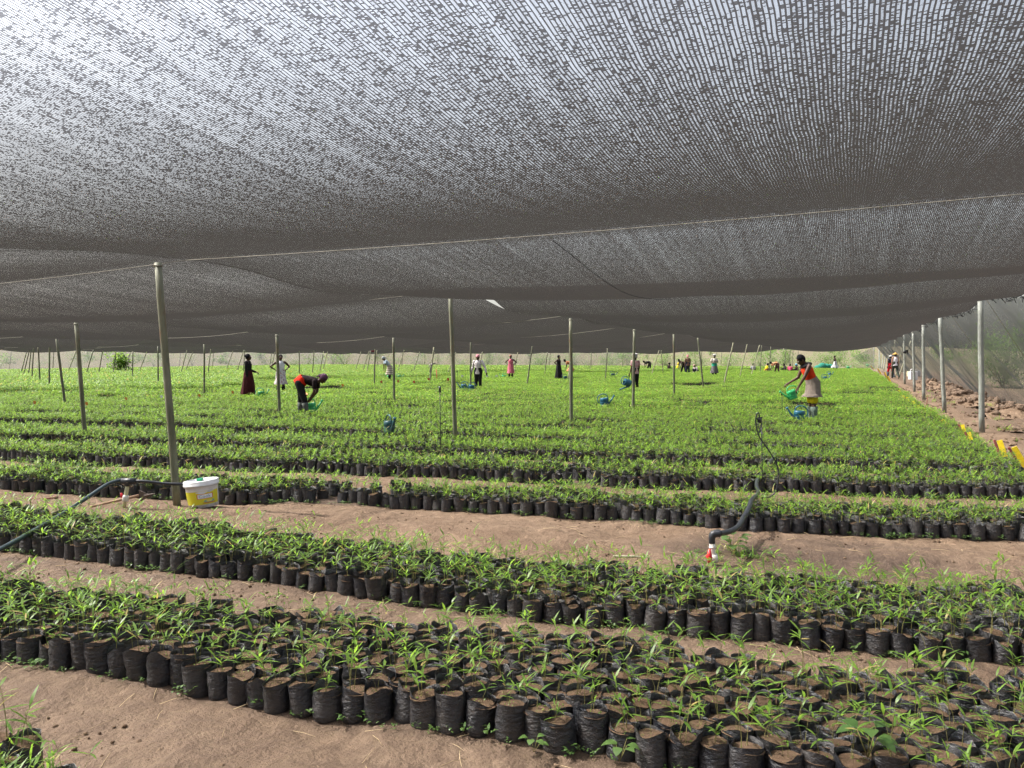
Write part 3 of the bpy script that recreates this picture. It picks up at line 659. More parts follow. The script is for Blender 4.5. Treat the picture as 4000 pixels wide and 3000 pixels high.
def person(px, py, zf, face, label, skin='skin', s=1., bend=0, hp=0, arms=None, legs='stand', top=None, bottom=None, boots=None, head=('hair', (.01, .01, .01)), d=None, voxel=.018, group=None, extra=None):
    p = G(px, py, zf) if d is None else D(px, py, d)
    p.z = gz(p) if abs(p.x) < 80 else 0
    root = empty('person', p, YAW + R(face), label, 'person', group); root.scale = (s, s, s)
    ph = {'stand': .93, 'walk': .91, 'bend': .90, 'crouch': .26, 'sit': .16}[legs]
    if legs == 'bend': hipx = -.08
    else: hipx = 0
    pel = V(hipx, 0, ph); B = Matrix.Rotation(R(bend), 3, 'Y')
    def up(x, y, z): return pel + B @ V(x, y, z - .93)
    if bend > 50:   # the back curves
        B2 = Matrix.Rotation(R(bend * .55), 3, 'Y')
        waist = pel + B2 @ V(0, 0, .13)
    else: waist = up(.005, 0, 1.06)
    chest = up(.01, 0, 1.27); neck = up(.0, 0, 1.41); shl = {k: up(-.005, k * .165, 1.345) for k in (1, -1)}
    HB = Matrix.Rotation(R(bend * .75 + hp), 3, 'Y'); hc = neck + HB @ V(.015, 0, .115)
    if legs == 'stand': kn = {1: V(.02, .09, .49), -1: V(.0, -.09, .49)}; an = {1: V(0, .11, .07), -1: V(-.02, -.11, .07)}
    elif legs == 'walk': kn = {1: V(.14, .08, .49), -1: V(-.08, -.09, .48)}; an = {1: V(.20, .08, .07), -1: V(-.30, -.09, .12)}
    elif legs == 'bend': kn = {1: V(-.09, .13, .48), -1: V(.06, -.13, .48)}; an = {1: V(-.13, .15, .07), -1: V(.14, -.15, .07)}
    elif legs == 'crouch': kn = {1: V(.36, .14, .45), -1: V(.36, -.14, .43)}; an = {1: V(.16, .12, .07), -1: V(.16, -.12, .07)}
    else: kn = {1: V(.38, .16, .34), -1: V(.40, -.14, .30)}; an = {1: V(.46, .12, .06), -1: V(.5, -.12, .06)}
    hip = {k: pel + B @ V(0, k * .085, -.02) if bend < 50 else pel + V(0, k * .085, -.03) for k in (1, -1)}
    arms = arms or {1: (V(0, .05, -.27), V(.05, .04, -.50)), -1: (V(0, -.05, -.27), V(.05, -.04, -.50))}
    b = MB()
    for k in (1, -1):
        cap(b, hip[k] + V(0, 0, .02), kn[k], .092, .058); cap(b, kn[k], an[k], .056, .036)
        cap(b, an[k] + V(0, 0, -.02), an[k] + V(.14, k * .01, -.04), .036, .028)
        cap(b, pel + V(0, k * .05, .0), waist + V(0, k * .04, 0), .115, .095); cap(b, waist + V(0, k * .04, 0), chest + V(0, k * .06, 0), .095, .098)
        cap(b, chest, shl[k], .09, .05)
        e = shl[k] + arms[k][0]; w_ = shl[k] + arms[k][1]; cap(b, shl[k], e, .05, .037); cap(b, e, w_, .037, .024)
        v = (w_ - e).normalized(); cap(b, w_ + v * .02, w_ + v * .065, .028, .026)
    cap(b, chest, neck, .07, .048); cap(b, neck, hc - HB @ V(0, 0, .05), .046, .046)
    b.ell(hc, (.092, .074, .112), 14, 10, rot=HB); b.ell(hc + HB @ V(.055, 0, -.065), (.045, .042, .04), 10, 6, rot=HB)
    b.ell(hc + HB @ V(.095, 0, -.012), (.022, .016, .03), 8, 6, rot=HB)
    for k in (1, -1): b.ell(hc + HB @ V(-.005, k * .075, -.005), (.018, .012, .03), 8, 6, rot=HB)
    me_ = remeshed(b, voxel, [M[skin]])
    body = bpy.data.objects.new('body', me_); COL.objects.link(body); body.parent = root
    fb = MB()
    for k in (1, -1):
        e = shl[k] + arms[k][0]; w_ = shl[k] + arms[k][1]; v = (w_ - e).normalized(); sd_ = v.cross(V(1, 0, 0) if abs(v.x) < .8 else V(0, 0, 1)).normalized(); cu = v.cross(sd_).normalized()
        if cu.dot(V(1, 0, 0)) < 0: pass
        for q, (o_, L) in enumerate([(-.022, .062), (-.007, .075), (.008, .07), (.022, .055)]):
            a0 = w_ + v * .075 + sd_ * o_; fb.tube([a0 - v * .02, a0 + v * L * .45, a0 + v * L * .8 + cu * .018, a0 + v * L * .9 + cu * .04], [.009, .009, .008, .006], 6)
        a0 = w_ + v * .035 + sd_ * -.02; fb.tube([a0, a0 - sd_ * .028 + v * .02, a0 - sd_ * .032 + v * .045 + cu * .015], [.011, .010, .007], 6)
    fm = fb.mesh('tmp', [M[skin]])
    import bmesh
    bm = bmesh.new(); bm.from_mesh(me_); bm.from_mesh(fm); bm.to_mesh(me_); bm.free(); bpy.data.meshes.remove(fm)
    for pg in me_.polygons: pg.use_smooth = True
    me_.materials.clear(); me_.materials.append(M[skin])
    eb = MB()
    for k in (1, -1): eb.ell(hc + HB @ V(.082, k * .03, .012), (.009, .012, .008), 8, 6, rot=HB)
    eb.build('eyes', cloth('eye_white', (.55, .5, .45), 0, .3), root)
    # head wear
    kind, hcol = head[0], head[1]
    hm = cloth('head_%s_%d' % (kind, int(sum(hcol) * 1000)), hcol)
    hb = MB()
    if kind == 'hair':
        hb.ell(hc + HB @ V(-.014, 0, .018), (.094, .084, .108), 14, 10, rot=HB)
    elif kind == 'bun':
        hb.ell(hc + HB @ V(-.016, 0, .018), (.096, .086, .108), 14, 10, rot=HB); hb.ell(hc + HB @ V(-.1, 0, .05), (.045, .045, .045), rot=HB)
    elif kind == 'scarf':
        hb.ell(hc + HB @ V(-.014, 0, .03), (.104, .092, .105), 14, 10, rot=HB); hb.ell(hc + HB @ V(-.10, 0, -.02), (.05, .05, .045), rot=HB)
        hb.tube([hc + HB @ V(-.11, 0, -.03), hc + HB @ V(-.14, .03, -.12)], [.03, .012], 6)
    elif kind == 'load':
        hb.ell(hc + HB @ V(-.01, 0, .035), (.10, .09, .09), 14, 10, rot=HB); hb.ell(hc + HB @ V(0, 0, .12), (.14, .14, .055), 14, 8)
    elif kind in ('cap', 'hat'):
        hb.ell(hc + HB @ V(-.01, 0, .045), (.1, .088, .085), 14, 10, rot=HB)
        if kind == 'hat':
            rs = []
            for rr_, zz in ((.095, .05), (.15, .035), (.19, .02), (.19, .012), (.1, .035)): rs.append([hc + HB @ V(rr_ * math.cos(t * .4488), rr_ * .9 * math.sin(t * .4488), zz + .01 * math.sin(t * 1.3)) for t in range(14)])
            hb.rings(rs)
        else: hb.tube([hc + HB @ V(.05, 0, .045), hc + HB @ V(.10, 0, .035), hc + HB @ V(.15, 0, .02)], [.06, .045, .01], 8)
    hb.build({'hair': 'hair', 'bun': 'hair', 'scarf': 'headscarf', 'load': 'headscarf', 'cap': 'cap', 'hat': 'straw_hat'}[kind], hm, root)
    if kind in ('cap', 'hat'):
        h2 = MB(); h2.ell(hc + HB @ V(-.02, 0, .0), (.092, .08, .1), 12, 8, rot=HB); h2.build('hair', cloth('black_hair', (.01, .01, .01)), root)
    def garment(cs, n=18, fold=.0, lower=None):
        rs = []
        for i, (c, t, rx, ry) in enumerate(cs):
            t = Vector(t).normalized(); sdv = V(0, 1, 0); fr = sdv.cross(t).normalized()
            rs.append([Vector(c) + sdv * math.cos(a) * rx * (1 + fold * i / len(cs) * math.sin(a * 7 + i * .3)) + fr * math.sin(a) * ry * (1 + fold * i / len(cs) * math.sin(a * 5 + i)) for a in [2 * math.pi * j / n for j in range(n)]])
        return rs
    if top:
        tb = MB(); ax = [waist - pel, chest - waist, chest - waist, neck - chest]
        hem = pel + (pel - waist).normalized() * top.get('hem', .06)
        if top.get('low', 1):
            cs = [(hem, ax[0], .175, .135), (pel, ax[0], .172, .135), (waist, ax[0] + ax[1], .142, .112)]
        else: cs = [(waist, ax[0] + ax[1], .142, .112)]
        cs += [(waist.lerp(chest, .5), ax[1], .15, .118), (chest, ax[1], .165, .122), (chest.lerp(neck, .55), ax[3], .13 if top.get('sl', 0) else .10, .09), (chest.lerp(neck, .82), ax[3], .075, .065)]
        tb.rings(garment(cs, fold=.02), 0, False, False)
        sl = top.get('sl', 0)
        for k in (1, -1):
            e = shl[k] + arms[k][0]; w_ = shl[k] + arms[k][1]
            if sl: cap(tb, shl[k], e if sl > 1 else shl[k].lerp(e, .6), .066, .054)
            if sl > 1: cap(tb, e, w_, .052, .038)
        tb.build('top', top['m'], root)
    if bottom:
        bb = MB()
        if bottom['k'] == 'skirt':
            L = bottom['hem']; dn = V(0, 0, -1); tilt = (waist - pel).normalized()
            mid = (kn[1] + kn[-1]) / 2; am = (an[1] + an[-1]) / 2; fl = bottom.get('fl', 1.)
            cs = [(waist, waist - pel, .150, .122), (pel, (waist - pel).normalized() + V(0, 0, 1), .185, .152), (V((pel.x + mid.x) / 2, 0, ph - .22), V(0, 0, 1), .20 * fl, .175 * fl)]
            zk = ph - .22
            for q in (.4, .7, 1.):
                z = zk + (L - zk) * q; cc = mid.lerp(am, max(0, min(1, (mid.z - z) / max(.1, mid.z - am.z)))); wd2 = abs(an[1].x - an[-1].x) / 2
                cs.append((V(cc.x * q + (pel.x + mid.x) / 2 * (1 - q), 0, z), V(0, 0, 1), (.205 + .05 * q) * fl, (.18 + .05 * q + wd2 * .35) * fl))
            bb.rings(garment(cs, 28, .15), 0, False, False)
        else:
            zl = bottom.get('to', 1.)
            for k in (1, -1):
                cap(bb, hip[k] + V(0, 0, .03), kn[k], .112, .078)
                if zl > .5: cap(bb, kn[k], kn[k].lerp(an[k], zl), .076, .062)
                cap(bb, pel + V(0, k * .05, -.01), waist + V(0, k * .035, 0) if bend < 50 else pel + (waist - pel) * .6 + V(0, k * .04, 0), .13, .115)
        if bottom['k'] == 'skirt': bb.build('skirt', bottom['m'], root)
        else:
            m2 = remeshed(bb, voxel * 1.1, [bottom['m']]); m2.materials.clear(); m2.materials.append(bottom['m'])
            for pg in m2.polygons: pg.use_smooth = True
            o_ = bpy.data.objects.new('trousers', m2); COL.objects.link(o_); o_.parent = root
    if boots:
        for k in (1, -1):
            ob = MB(); t_ = an[k].lerp(kn[k], .82); ob.tube([t_, t_.lerp(an[k], .3), t_.lerp(an[k], .8), an[k] + V(0, 0, -.03), an[k] + V(.0, 0, -.07)], [.078, .07, .056, .055, .05], 12)
            ob.tube([an[k] + V(-.03, 0, -.035), an[k] + V(.08, 0, -.035), an[k] + V(.17, k * .01, -.045), an[k] + V(.2, k * .01, -.045)], [.042, .045, .036, .015], 10); ob.build('boot', boots, root)
    if extra: extra(root, dict(pel=pel, waist=waist, chest=chest, shl=shl, kn=kn, an=an, hc=hc, garment=garment, arms=arms, B=B))
    return root
def cc(n, c): return cloth('cloth_' + n, c)
blk = cc('black', (.018, .017, .018)); wht = cc('white', (.62, .62, .64)); hips = {1: (V(-.10, .20, -.17), V(.02, .03, -.30)), -1: (V(-.10, -.20, -.17), V(.02, -.03, -.30))}
down2 = {1: (V(.02, .03, -.27), V(.10, -.03, -.50)), -1: (V(.02, -.03, -.27), V(.10, .03, -.50))}
# main person at the right, stooping with the green can
def exS(root, k):
    b = MB(); rs = k['garment']([(k['kn'][q] * .42 + k['pel'] * .58 + V(0, 0, 0), (0, 0, 1), .01, .01) for q in (1, -1)]) if False else None
    b = MB()
    for q in (1, -1): cap(b, k['kn'][q] + V(0, 0, .17), k['kn'][q] + V(0, 0, .06), .088, .092)
    b.build('shorts', cc('yellow', (.62, .50, .02)), root)
    c = MB(); sh_ = k['chest'].lerp(k['pel'] , -.55)
    c.ell(k['chest'] + k['B'] @ V(-.02, 0, .09), (.13, .165, .055), 14, 8, rot=k['B']); c.build('shoulder_cloth', blk, root)
woman = person(3174, 1640, .12, 184, 'stooping person in red top and beige wrap lifting a green watering can', bend=24, hp=22, voxel=.013,
       arms={1: (V(.12, .02, -.25), V(.22, -.04, -.46)), -1: (V(.09, -.03, -.26), V(.30, -.02, -.38))}, top=dict(m=cc('scarlet', (.60, .045, .012)), sl=0, low=0), bottom=dict(k='skirt', m=cc('beige', (.19, .155, .13)), hem=.63, fl=.93), boots=cc('boot_green', (.12, .16, .13)), head=('hair', (.008, .008, .01)), extra=exS, s=1.03)
def exC(root, k):
    u_ = (k['waist'] - k['pel']).normalized(); b = MB(); b.rings(k['garment']([(k['pel'] - u_ * .05 - V(.01, 0, 0), u_, .165, .15), (k['pel'] + u_ * .03, u_, .175, .155), (k['pel'] + u_ * .11, u_, .165, .145), (k['pel'] + u_ * .17, u_, .152, .13)]), 0, False, False)
    b.build('waist_cloth', cc('bright_red', (.70, .03, .012)), root)
person(1185, 1618, .12, 0, 'person bent double in dark clothes with a red waistband', bend=84, hp=-8, legs='bend', voxel=.014, arms={1: (V(-.03, .02, -.27), V(-.16, -.03, -.45)), -1: (V(-.01, -.02, -.27), V(-.14, .02, -.46))}, top=dict(m=cc('dark_brown', (.02, .013, .014)), sl=1, low=0), bottom=dict(k='trousers', m=blk, to=.6), boots=cc('boot_grey', (.10, .11, .10)), head=('scarf', (.10, .05, .085)), extra=exC)
person(970, 1548, .15, 2, 'standing person in black top and long dark red skirt', d=None, arms={1: (V(0, .04, -.27), V(.22, -.02, -.34)), -1: (V(.0, -.04, -.27), V(.03, .0, -.50))}, top=dict(m=blk, sl=2), bottom=dict(k='skirt', m=cc('dark_red', (.055, .012, .014)), hem=.22, fl=1.05), boots=cc('boot_black', (.02, .02, .02)), head=('bun', (.012, .012, .015)))
person(1097, 1535, .15, 300, 'person in white top and pale floral skirt with hands on hips', arms=hips, top=dict(m=wht, sl=0), bottom=dict(k='skirt', m=printed('floral', (.6, .56, .56), (.3, .12, .14), (.4, .42, .5)), hem=.5, fl=.95), boots=cc('boot_black', (.02, .02, .02)))
person(1522, 1484, .15, 200, 'stooping person in light blue top and striped wrap', bend=34, hp=14, arms={1: (V(.08, .05, -.26), V(.08, .03, -.52)), -1: (V(.08, -.05, -.26), V(.08, -.03, -.52))}, top=dict(m=cc('light_blue', (.42, .52, .6)), sl=1), bottom=dict(k='skirt', m=striped('stripe_wrap', (.55, .5, .42), (.2, .17, .13), 9), hem=.45), boots=cc('boot_black', (.02, .02, .02)), head=('scarf', (.3, .34, .36)))
person(1868, 1520, .15, 255, 'person in white long sleeved shirt and pink cap, black trousers', arms={1: (V(-.02, .14, -.25), V(.0, .20, -.47)), -1: (V(-.06, -.08, -.24), V(-.02, -.14, -.46))}, top=dict(m=cc('white_shirt', (.62, .56, .57)), sl=2, hem=.12), bottom=dict(k='trousers', m=blk, to=1.), head=('cap', (.55, .22, .26)), bend=5)
person(1995, 1478, .15, 262, 'person in a pink strap dress and brown hat standing', arms=hips, top=dict(m=cc('pink', (.55, .14, .20)), sl=0), bottom=dict(k='skirt', m=cc('pink', (.55, .14, .20)), hem=.48, fl=.95), boots=cc('boot_black', (.02, .02, .02)), head=('cap', (.16, .07, .05)))
person(2182, 1481, .15, 330, 'person in a long sleeveless black dress, hands on hips', arms=hips, top=dict(m=blk, sl=0), bottom=dict(k='skirt', m=blk, hem=.22, fl=1.), boots=cc('boot_black', (.02, .02, .02)))
person(2481, 1520, .15, 120, 'person in red and white striped shirt carrying a blue watering can', arms={1: (V(-.02, .06, -.27), V(.05, .10, -.52)), -1: (V(0, -.05, -.27), V(.08, -.04, -.5))}, top=dict(m=striped('red_stripes', (.55, .5, .5), (.42, .06, .07), 18), sl=1, hem=.12), bottom=dict(k='trousers', m=blk, to=1.), head=('load', (.45, .43, .44)))
person(2227, 1458, .1, 180, 'distant stooping person in an orange patterned wrap', bend=60, legs='bend', d=62, top=dict(m=printed('orange_print', (.55, .22, .08), (.5, .4, .3), (.3, .08, .05)), sl=1), bottom=dict(k='skirt', m=M['orange_print'], hem=.4), voxel=.025)
person(2535, 1440, .1, 190, 'far dark figure bent over the beds between two poles', bend=80, legs='bend', d=74, top=dict(m=blk, sl=1), bottom=dict(k='trousers', m=cc('dark_grey', (.06, .055, .055))), voxel=.025, arms=down2)
person(2609, 1438, .1, 20, 'far figure in dark clothes crouching left of the yellow scarf', legs='crouch', d=72, bend=15, top=dict(m=cc('dark_brown', (.02, .013, .014)), sl=2), bottom=dict(k='trousers', m=blk), voxel=.025, arms=down2)
person(2644, 1438, .1, 0, 'far crouching figure with a yellow headscarf', legs='crouch', d=74, bend=15, top=dict(m=cc('yellow', (.62, .50, .02)), sl=1), bottom=dict(k='trousers', m=blk), head=('scarf', (.75, .6, .03)), voxel=.025, arms=down2)
person(2669, 1448, .1, 200, 'far bent figure in brown behind the pink headscarf', legs='bend', d=66, bend=60, top=dict(m=cc('mud_brown', (.12, .085, .07)), sl=1), bottom=dict(k='trousers', m=blk), voxel=.022, arms=down2)
person(2686, 1448, .1, 95, 'far standing figure in brown jacket with a pink headscarf', d=64, top=dict(m=cc('tan_brown', (.23, .13, .10)), sl=2, hem=.14), bottom=dict(k='trousers', m=cc('navy', (.03, .035, .06))), head=('scarf', (.55, .22, .26)), voxel=.02)
person(2724, 1440, .1, 210, 'far crouching figure in a pinkish white shirt', legs='crouch', d=68, bend=35, top=dict(m=cc('pink_white', (.6, .5, .5)), sl=2), bottom=dict(k='trousers', m=cc('navy', (.03, .035, .06))), head=('cap', (.4, .25, .22)), voxel=.022, arms=down2)
def exN(root, k):
    b = MB(); b.rings(k['garment']([(k['waist'], (0, 0, 1), .17, .14), (k['pel'], (0, 0, 1), .20, .165), (k['pel'] - V(0, 0, .12), (0, 0, 1), .2, .17)]), 0, False, False); b.build('waist_cloth', cc('sea_green', (.03, .30, .20)), root)
person(2790, 1465, .1, 265, 'person in white top with green waist cloth and arms folded', d=57, legs='stand', arms={1: (V(.05, .08, -.24), V(.20, -.10, -.20)), -1: (V(.05, -.08, -.24), V(.20, .1, -.22))}, top=dict(m=cc('cream_white', (.6, .55, .5)), sl=1), bottom=dict(k='skirt', m=cc('grey_skirt', (.13, .12, .125)), hem=.35, fl=1.1), boots=cc('boot_black', (.02, .02, .02)), head=('load', (.5, .48, .46)), extra=exN, voxel=.02)
person(2942, 1436, .1, 90, 'far figure in white seated behind a slanting pole', legs='sit', d=76, top=dict(m=wht, sl=1), bottom=dict(k='trousers', m=blk), voxel=.025)
person(2990, 1438, .1, 0, 'far crouching figure in yellow beside the bent orange figure', legs='crouch', d=70, bend=20, top=dict(m=cc('yellow', (.62, .50, .02)), sl=1), bottom=dict(k='trousers', m=cc('maroon', (.15, .03, .03))), voxel=.022, arms=down2)
person(3034, 1448, .1, 180, 'far figure bent double in an orange patterned top', legs='bend', d=66, bend=82, top=dict(m=M['orange_print'], sl=1), bottom=dict(k='trousers', m=cc('maroon_d', (.10, .05, .05))), voxel=.022, arms=down2)
person(3069, 1436, .1, 180, 'far seated figure in dark grey left of the pink shirt', legs='sit', d=76, bend=15, top=dict(m=cc('dark_grey', (.06, .055, .055)), sl=2), bottom=dict(k='trousers', m=blk), voxel=.025, arms=down2)
person(3086, 1438, .1, 60, 'far seated figure in a bright pink shirt', legs='sit', d=72, bend=5, top=dict(m=cc('bright_pink', (.62, .10, .20)), sl=1), bottom=dict(k='trousers', m=blk), voxel=.025)
person(3116, 1438, .1, 190, 'far seated figure with a light blue headscarf', legs='sit', d=72, bend=15, top=dict(m=cc('dark_brown', (.02, .013, .014)), sl=0), bottom=dict(k='trousers', m=blk), head=('scarf', (.12, .35, .5)), voxel=.025, arms=down2)
person(3262, 1444, .1, 175, 'far walker in black top and white skirt heading left', legs='walk', d=80, top=dict(m=blk, sl=0), bottom=dict(k='skirt', m=wht, hem=.42, fl=1.1), voxel=.022, bend=6)
person(3478, 1472, 0, 100, 'walker in white cap and red shorts on the right path', d=57, legs='walk', top=dict(m=cc('navy', (.03, .035, .06)), sl=1, hem=.1), bottom=dict(k='trousers', m=cc('crimson', (.55, .015, .03)), to=.1), boots=cc('boot_grey2', (.06, .07, .09)), head=('cap', (.65, .65, .65)), voxel=.02, s=1.0)
person(3496, 1475, 0, 92, 'walker in straw hat and white vest on the right path', skin='skin_light', d=55, legs='walk', top=dict(m=cc('vest_white', (.72, .7, .75)), sl=0, hem=.1), bottom=dict(k='trousers', m=cc('dark_olive', (.045, .055, .045))), head=('hat', (.55, .34, .10)), voxel=.018, s=1.1)

# ---------------------------------------------------------------- watering cans
def canmat(name, c): 
    if name not in M: M[name] = plain(name, c, .35, .5, .12, 10, bump=.05)
    return M[name]
BLUE = canmat('blue_can_plastic', (.02, .12, .19)); TEAL = canmat('dark_teal_plastic', (.015, .075, .085)); GRN = canmat('green_can_plastic', (.03, .27, .10)); LIME = canmat('bright_green_plastic', (.04, .42, .14))
def can(p, face, mat, label, s=1., tilt=0, group=None, roll=0):
    root = empty('watering_can', p, YAW + R(face), label, 'watering can', group); root.scale = (s * .92,) * 3
    root.rotation_euler = (R(roll), R(tilt), YAW + R(face))
    b = MB(); rs = []
    for z, rx, ry in ((0, .085, .075), (.01, .10, .088), (.06, .108, .094), (.066, .104, .09), (.07, .108, .094), (.12, .112, .098), (.126, .107, .093), (.13, .112, .098), (.18, .114, .10), (.215, .108, .094), (.222, .10, .086)):
        rs.append([V(rx * math.cos(t), ry * math.sin(t), z) for t in [i * math.pi / 10 for i in range(20)]])
    b.rings(rs, 0, True, False)
    b.rings([[V(x, y, z) for x, y, z in [(rx * math.cos(i * math.pi / 10), ry * math.sin(i * math.pi / 10), z_ + .01 * math.cos(i * math.pi / 10)) for i in range(20)]] for rx, ry, z_ in ((.10, .086, .222), (.085, .075, .226), (.084, .074, .2))], 0, False, False)
    b.add([V(.1 * math.cos(i * math.pi / 10), .086 * math.sin(i * math.pi / 10), .222) for i in range(6, 15)] , [tuple(range(9))])
    b.build('body', mat, root)
    h = MB(); h.tube(catmull([(-.10, 0, .07), (-.165, 0, .13), (-.17, 0, .24), (-.10, 0, .31), (0, 0, .325), (.07, 0, .29), (.095, 0, .215)], 5), .0125, 9); h.build('handle', mat, root)
    sp = MB(); sp.tube([(.085, 0, .04), (.13, 0, .10), (.19, 0, .18), (.245, 0, .265)], [.042, .03, .02, .016], 12); so = sp.build('spout', mat, root)
    ro = MB(); ro.tube([(.24, 0, .258), (.255, 0, .28), (.262, 0, .29), (.265, 0, .294)], [.016, .03, .031, .02], 14); ro.build('rose', mat, so)
    return root
def at(px, py, z=.13): return G(px, py, z)
can(at(1521, 1693), 300, TEAL, 'dark teal watering can on the near beds trailing a thin tube', 1.15)
can(at(2360, 1588), 0, BLUE, 'blue watering can standing alone right of the middle poles', 1.2)
can(at(3122, 1646), 180, BLUE, 'blue watering can at the boots of the stooping person in red', 1.15)
q = woman.matrix_world if False else None
wp = woman.location; can(Vector((wp.x, wp.y, 0)) - RT * .44 + V(0, 0, .60), 180, LIME, 'bright green watering can held by the stooping person in red', 1.0, 20)
can(at(1020, 1556), 0, GRN, 'green watering can at the feet of the black clad person', 1.15)
can(at(1215, 1612), 5, LIME, 'bright green watering can under the hands of the bent person', 1.2)
can(at(1520, 1482), 180, LIME, 'left of two green cans by the stooping person in light blue', 1.2)
can(at(1560, 1482), 10, GRN, 'right of two green cans by the stooping person in light blue', 1.2)
can(at(1812, 1524), 180, BLUE, 'blue watering can under the hand of the white shirted person', 1.2)
can(at(1842, 1526), 180, BLUE, 'blue watering can behind the pole at the white shirted person', 1.15)
can(at(1968, 1481), 180, LIME, 'green watering can left of the pink dress', 1.2)
can(at(2208, 1485), 0, TEAL, 'teal watering can at the hem of the black dress', 1.2)
can(at(2394, 1474), 0, TEAL, 'teal watering can standing alone left of the striped shirt', 1.3)
can(at(2359, 1455), 0, TEAL, 'small far teal can behind the standing pole', 1.2)
hp_ = G(2462, 1500, .5); hp_.z = .52; can(hp_, 200, BLUE, 'blue watering can carried by the person in the striped shirt', 1.35, 75)
can(at(3222, 1489, .12), 0, BLUE, 'blue watering can directly behind the person in red', 1.3)
can(at(3240, 1470, .12), 0, BLUE, 'small far blue can above and behind the red top', 1.2)
can(at(3000, 1449, .1), 0, TEAL, 'far teal can by the crouching yellow figure', 1.5)
can(at(3312, 1442, .1), 0, GRN, 'far green can between the white skirt and the right path', 1.5)
can(at(3388, 1432, .1), 0, LIME, 'far bright green can near the end of the right path', 1.5)
can(at(2679, 1447, .1), 90, BLUE, 'far blue can beside the pink headscarf figure', 1.4)
can(at(3206, 1436, .1), 0, TEAL, 'far teal can left of the green sack heap', 1.4)
bk = D(1178, 1560, 20.3); b = MB(); rs = [[V(r_ * math.cos(t * .5236), r_ * math.sin(t * .5236), z) for t in range(12)] for z, r_ in ((0, .07), (.02, .085), (.20, .105), (.21, .11), (.205, .10), (.03, .075))]
b.rings(rs, 0, True, True); bk.z = .44; tag(b.build('orange_bucket', plain('orange_plastic', (.65, .24, .03), .5), loc=bk, rot=(0, R(20), 0)), 'orange bucket showing between the legs of the bent person', 'bucket')
b = MB(); c0 = G(3262 - 45, 1440, .1)
for i in range(5): b.ell(c0 + RT * (i * .45 - .6) + V(0, i * .1, .12 + .18 * math.sin(i)), (.45, .35, .3 + .1 * (i % 2)))
tag(b.build('sack_heap', cc('dark_green_sheet', (.02, .14, .10))), 'dark green crumpled sack heap beside the white skirt walker', 'sacks')

# ---------------------------------------------------------------- white tub with yellow label
tub_p = G(797, 1990, .0); tub_p = G(797, 1990, gz(tub_p)) ; tz = gz(tub_p)
tub = empty('white_bucket', Vector((tub_p.x, tub_p.y, tz + .012)), YAW, 'white lidded tub with a yellow printed label beside the nearest pole', 'bucket')
ROTL = Matrix.Rotation(R(-6), 4, Vector((0, 1, 0)))
tub.rotation_euler = (Matrix.Rotation(YAW, 4, 'Z') @ ROTL).to_euler()
t = NT('white_tub_plastic'); o_ = t.obj(); zz_ = t.n('ShaderNodeSeparateXYZ'); t.set(zz_.inputs[0], o_); dn = t.noise(o_, 18, 5, .65)
M['tub'] = t.done(t.principled(t.mix(t.math('MULTIPLY', t.maprange(dn, .45, .7, 0, 1), t.maprange(zz_.outputs[2], 0, .12, .8, .16)), (.70, .70, .71), (.30, .21, .14)), .4, .5))
NB = 40
def ringr(r, z): return [V(r * math.cos(2 * math.pi * i / NB), r * math.sin(2 * math.pi * i / NB), z) for i in range(NB)]
def rb(z): return .142 + (.158 - .142) * z / .24
b = MB(); b.rings([ringr(rb(0) - .006, 0), ringr(rb(.006), .006), ringr(rb(.1), .1), ringr(rb(.24), .24)], 0, True, False); b.build('body', M['tub'], tub)
b = MB(); b.rings([ringr(.162, .212), ringr(.17, .214), ringr(.172, .23), ringr(.168, .232), ringr(.170, .262), ringr(.166, .268), ringr(.155, .266), ringr(.150, .258), ringr(.02, .260)], 0, False, True); b.build('lid', M['tub'], tub)
b = MB(); b.tube([V(.176 * math.cos(t), .176 * math.sin(t), .222 - .012 * math.sin(t * 1.0 + 1.2)) for t in [R(-175 + i * 170 / 20) for i in range(21)]], .0022, 5); b.build('handle', plain('wire_handle', (.35, .35, .36), .4, .5, .1), tub)
def wrap(a0, z0, a1, z1, off, mat, name, n=24):
    b = MB(); v = []
    for i in range(n + 1):
        a = R(a0 + (a1 - a0) * i / n)
        for z in (z0, z1): r_ = rb(z) + off; v.append(V(r_ * math.cos(a), r_ * math.sin(a), z))
    b.add(v, [(2 * i, 2 * i + 2, 2 * i + 3, 2 * i + 1) for i in range(n)]); return b.build(name, mat, tub)
t = NT('yellow_label_print'); o_ = t.obj(); n1 = t.noise(o_, 14, 2)
yl = t.mix(t.maprange(n1, .35, .65, 0, .5), (.68, .58, .02), (.55, .60, .05)); M['yl'] = t.done(t.principled(yl, .4, .5))
lab = wrap(-178, .035, 0, .168, .0012, M['yl'], 'label')
flat = lambda n, c: M.setdefault(n, plain(n, c, .5, .4, .05))
def poly(pts, off, mat, name):   # pts: (angle deg, z) outline wrapped on the tub, as a flat print
    b = MB(); v = []
    ca = sum(p[0] for p in pts) / len(pts); cz = sum(p[1] for p in pts) / len(pts); n = len(pts)
    pts = [(ca, cz)] + [(ca + (a - ca) * k / 5, cz + (z - cz) * k / 5) for k in range(1, 6) for a, z in pts]
    for a, z in pts: r_ = rb(z) + off; v.append(V(r_ * math.cos(R(a)), r_ * math.sin(R(a)), z))
    b.add(v, [(0, 1 + i, 1 + (i + 1) % n) for i in range(n)] + [(1 + k * n + i, 1 + (k + 1) * n + i, 1 + (k + 1) * n + (i + 1) % n, 1 + k * n + (i + 1) % n) for k in range(4) for i in range(n)]); return b.build(name, mat, lab)
wrap(-90, .093, -30, .141, .0022, flat('print_red', (.55, .05, .04)), 'print_border').parent = lab
wrap(-87, .097, -33, .137, .0030, flat('print_white', (.72, .74, .76)), 'print_field').parent = lab
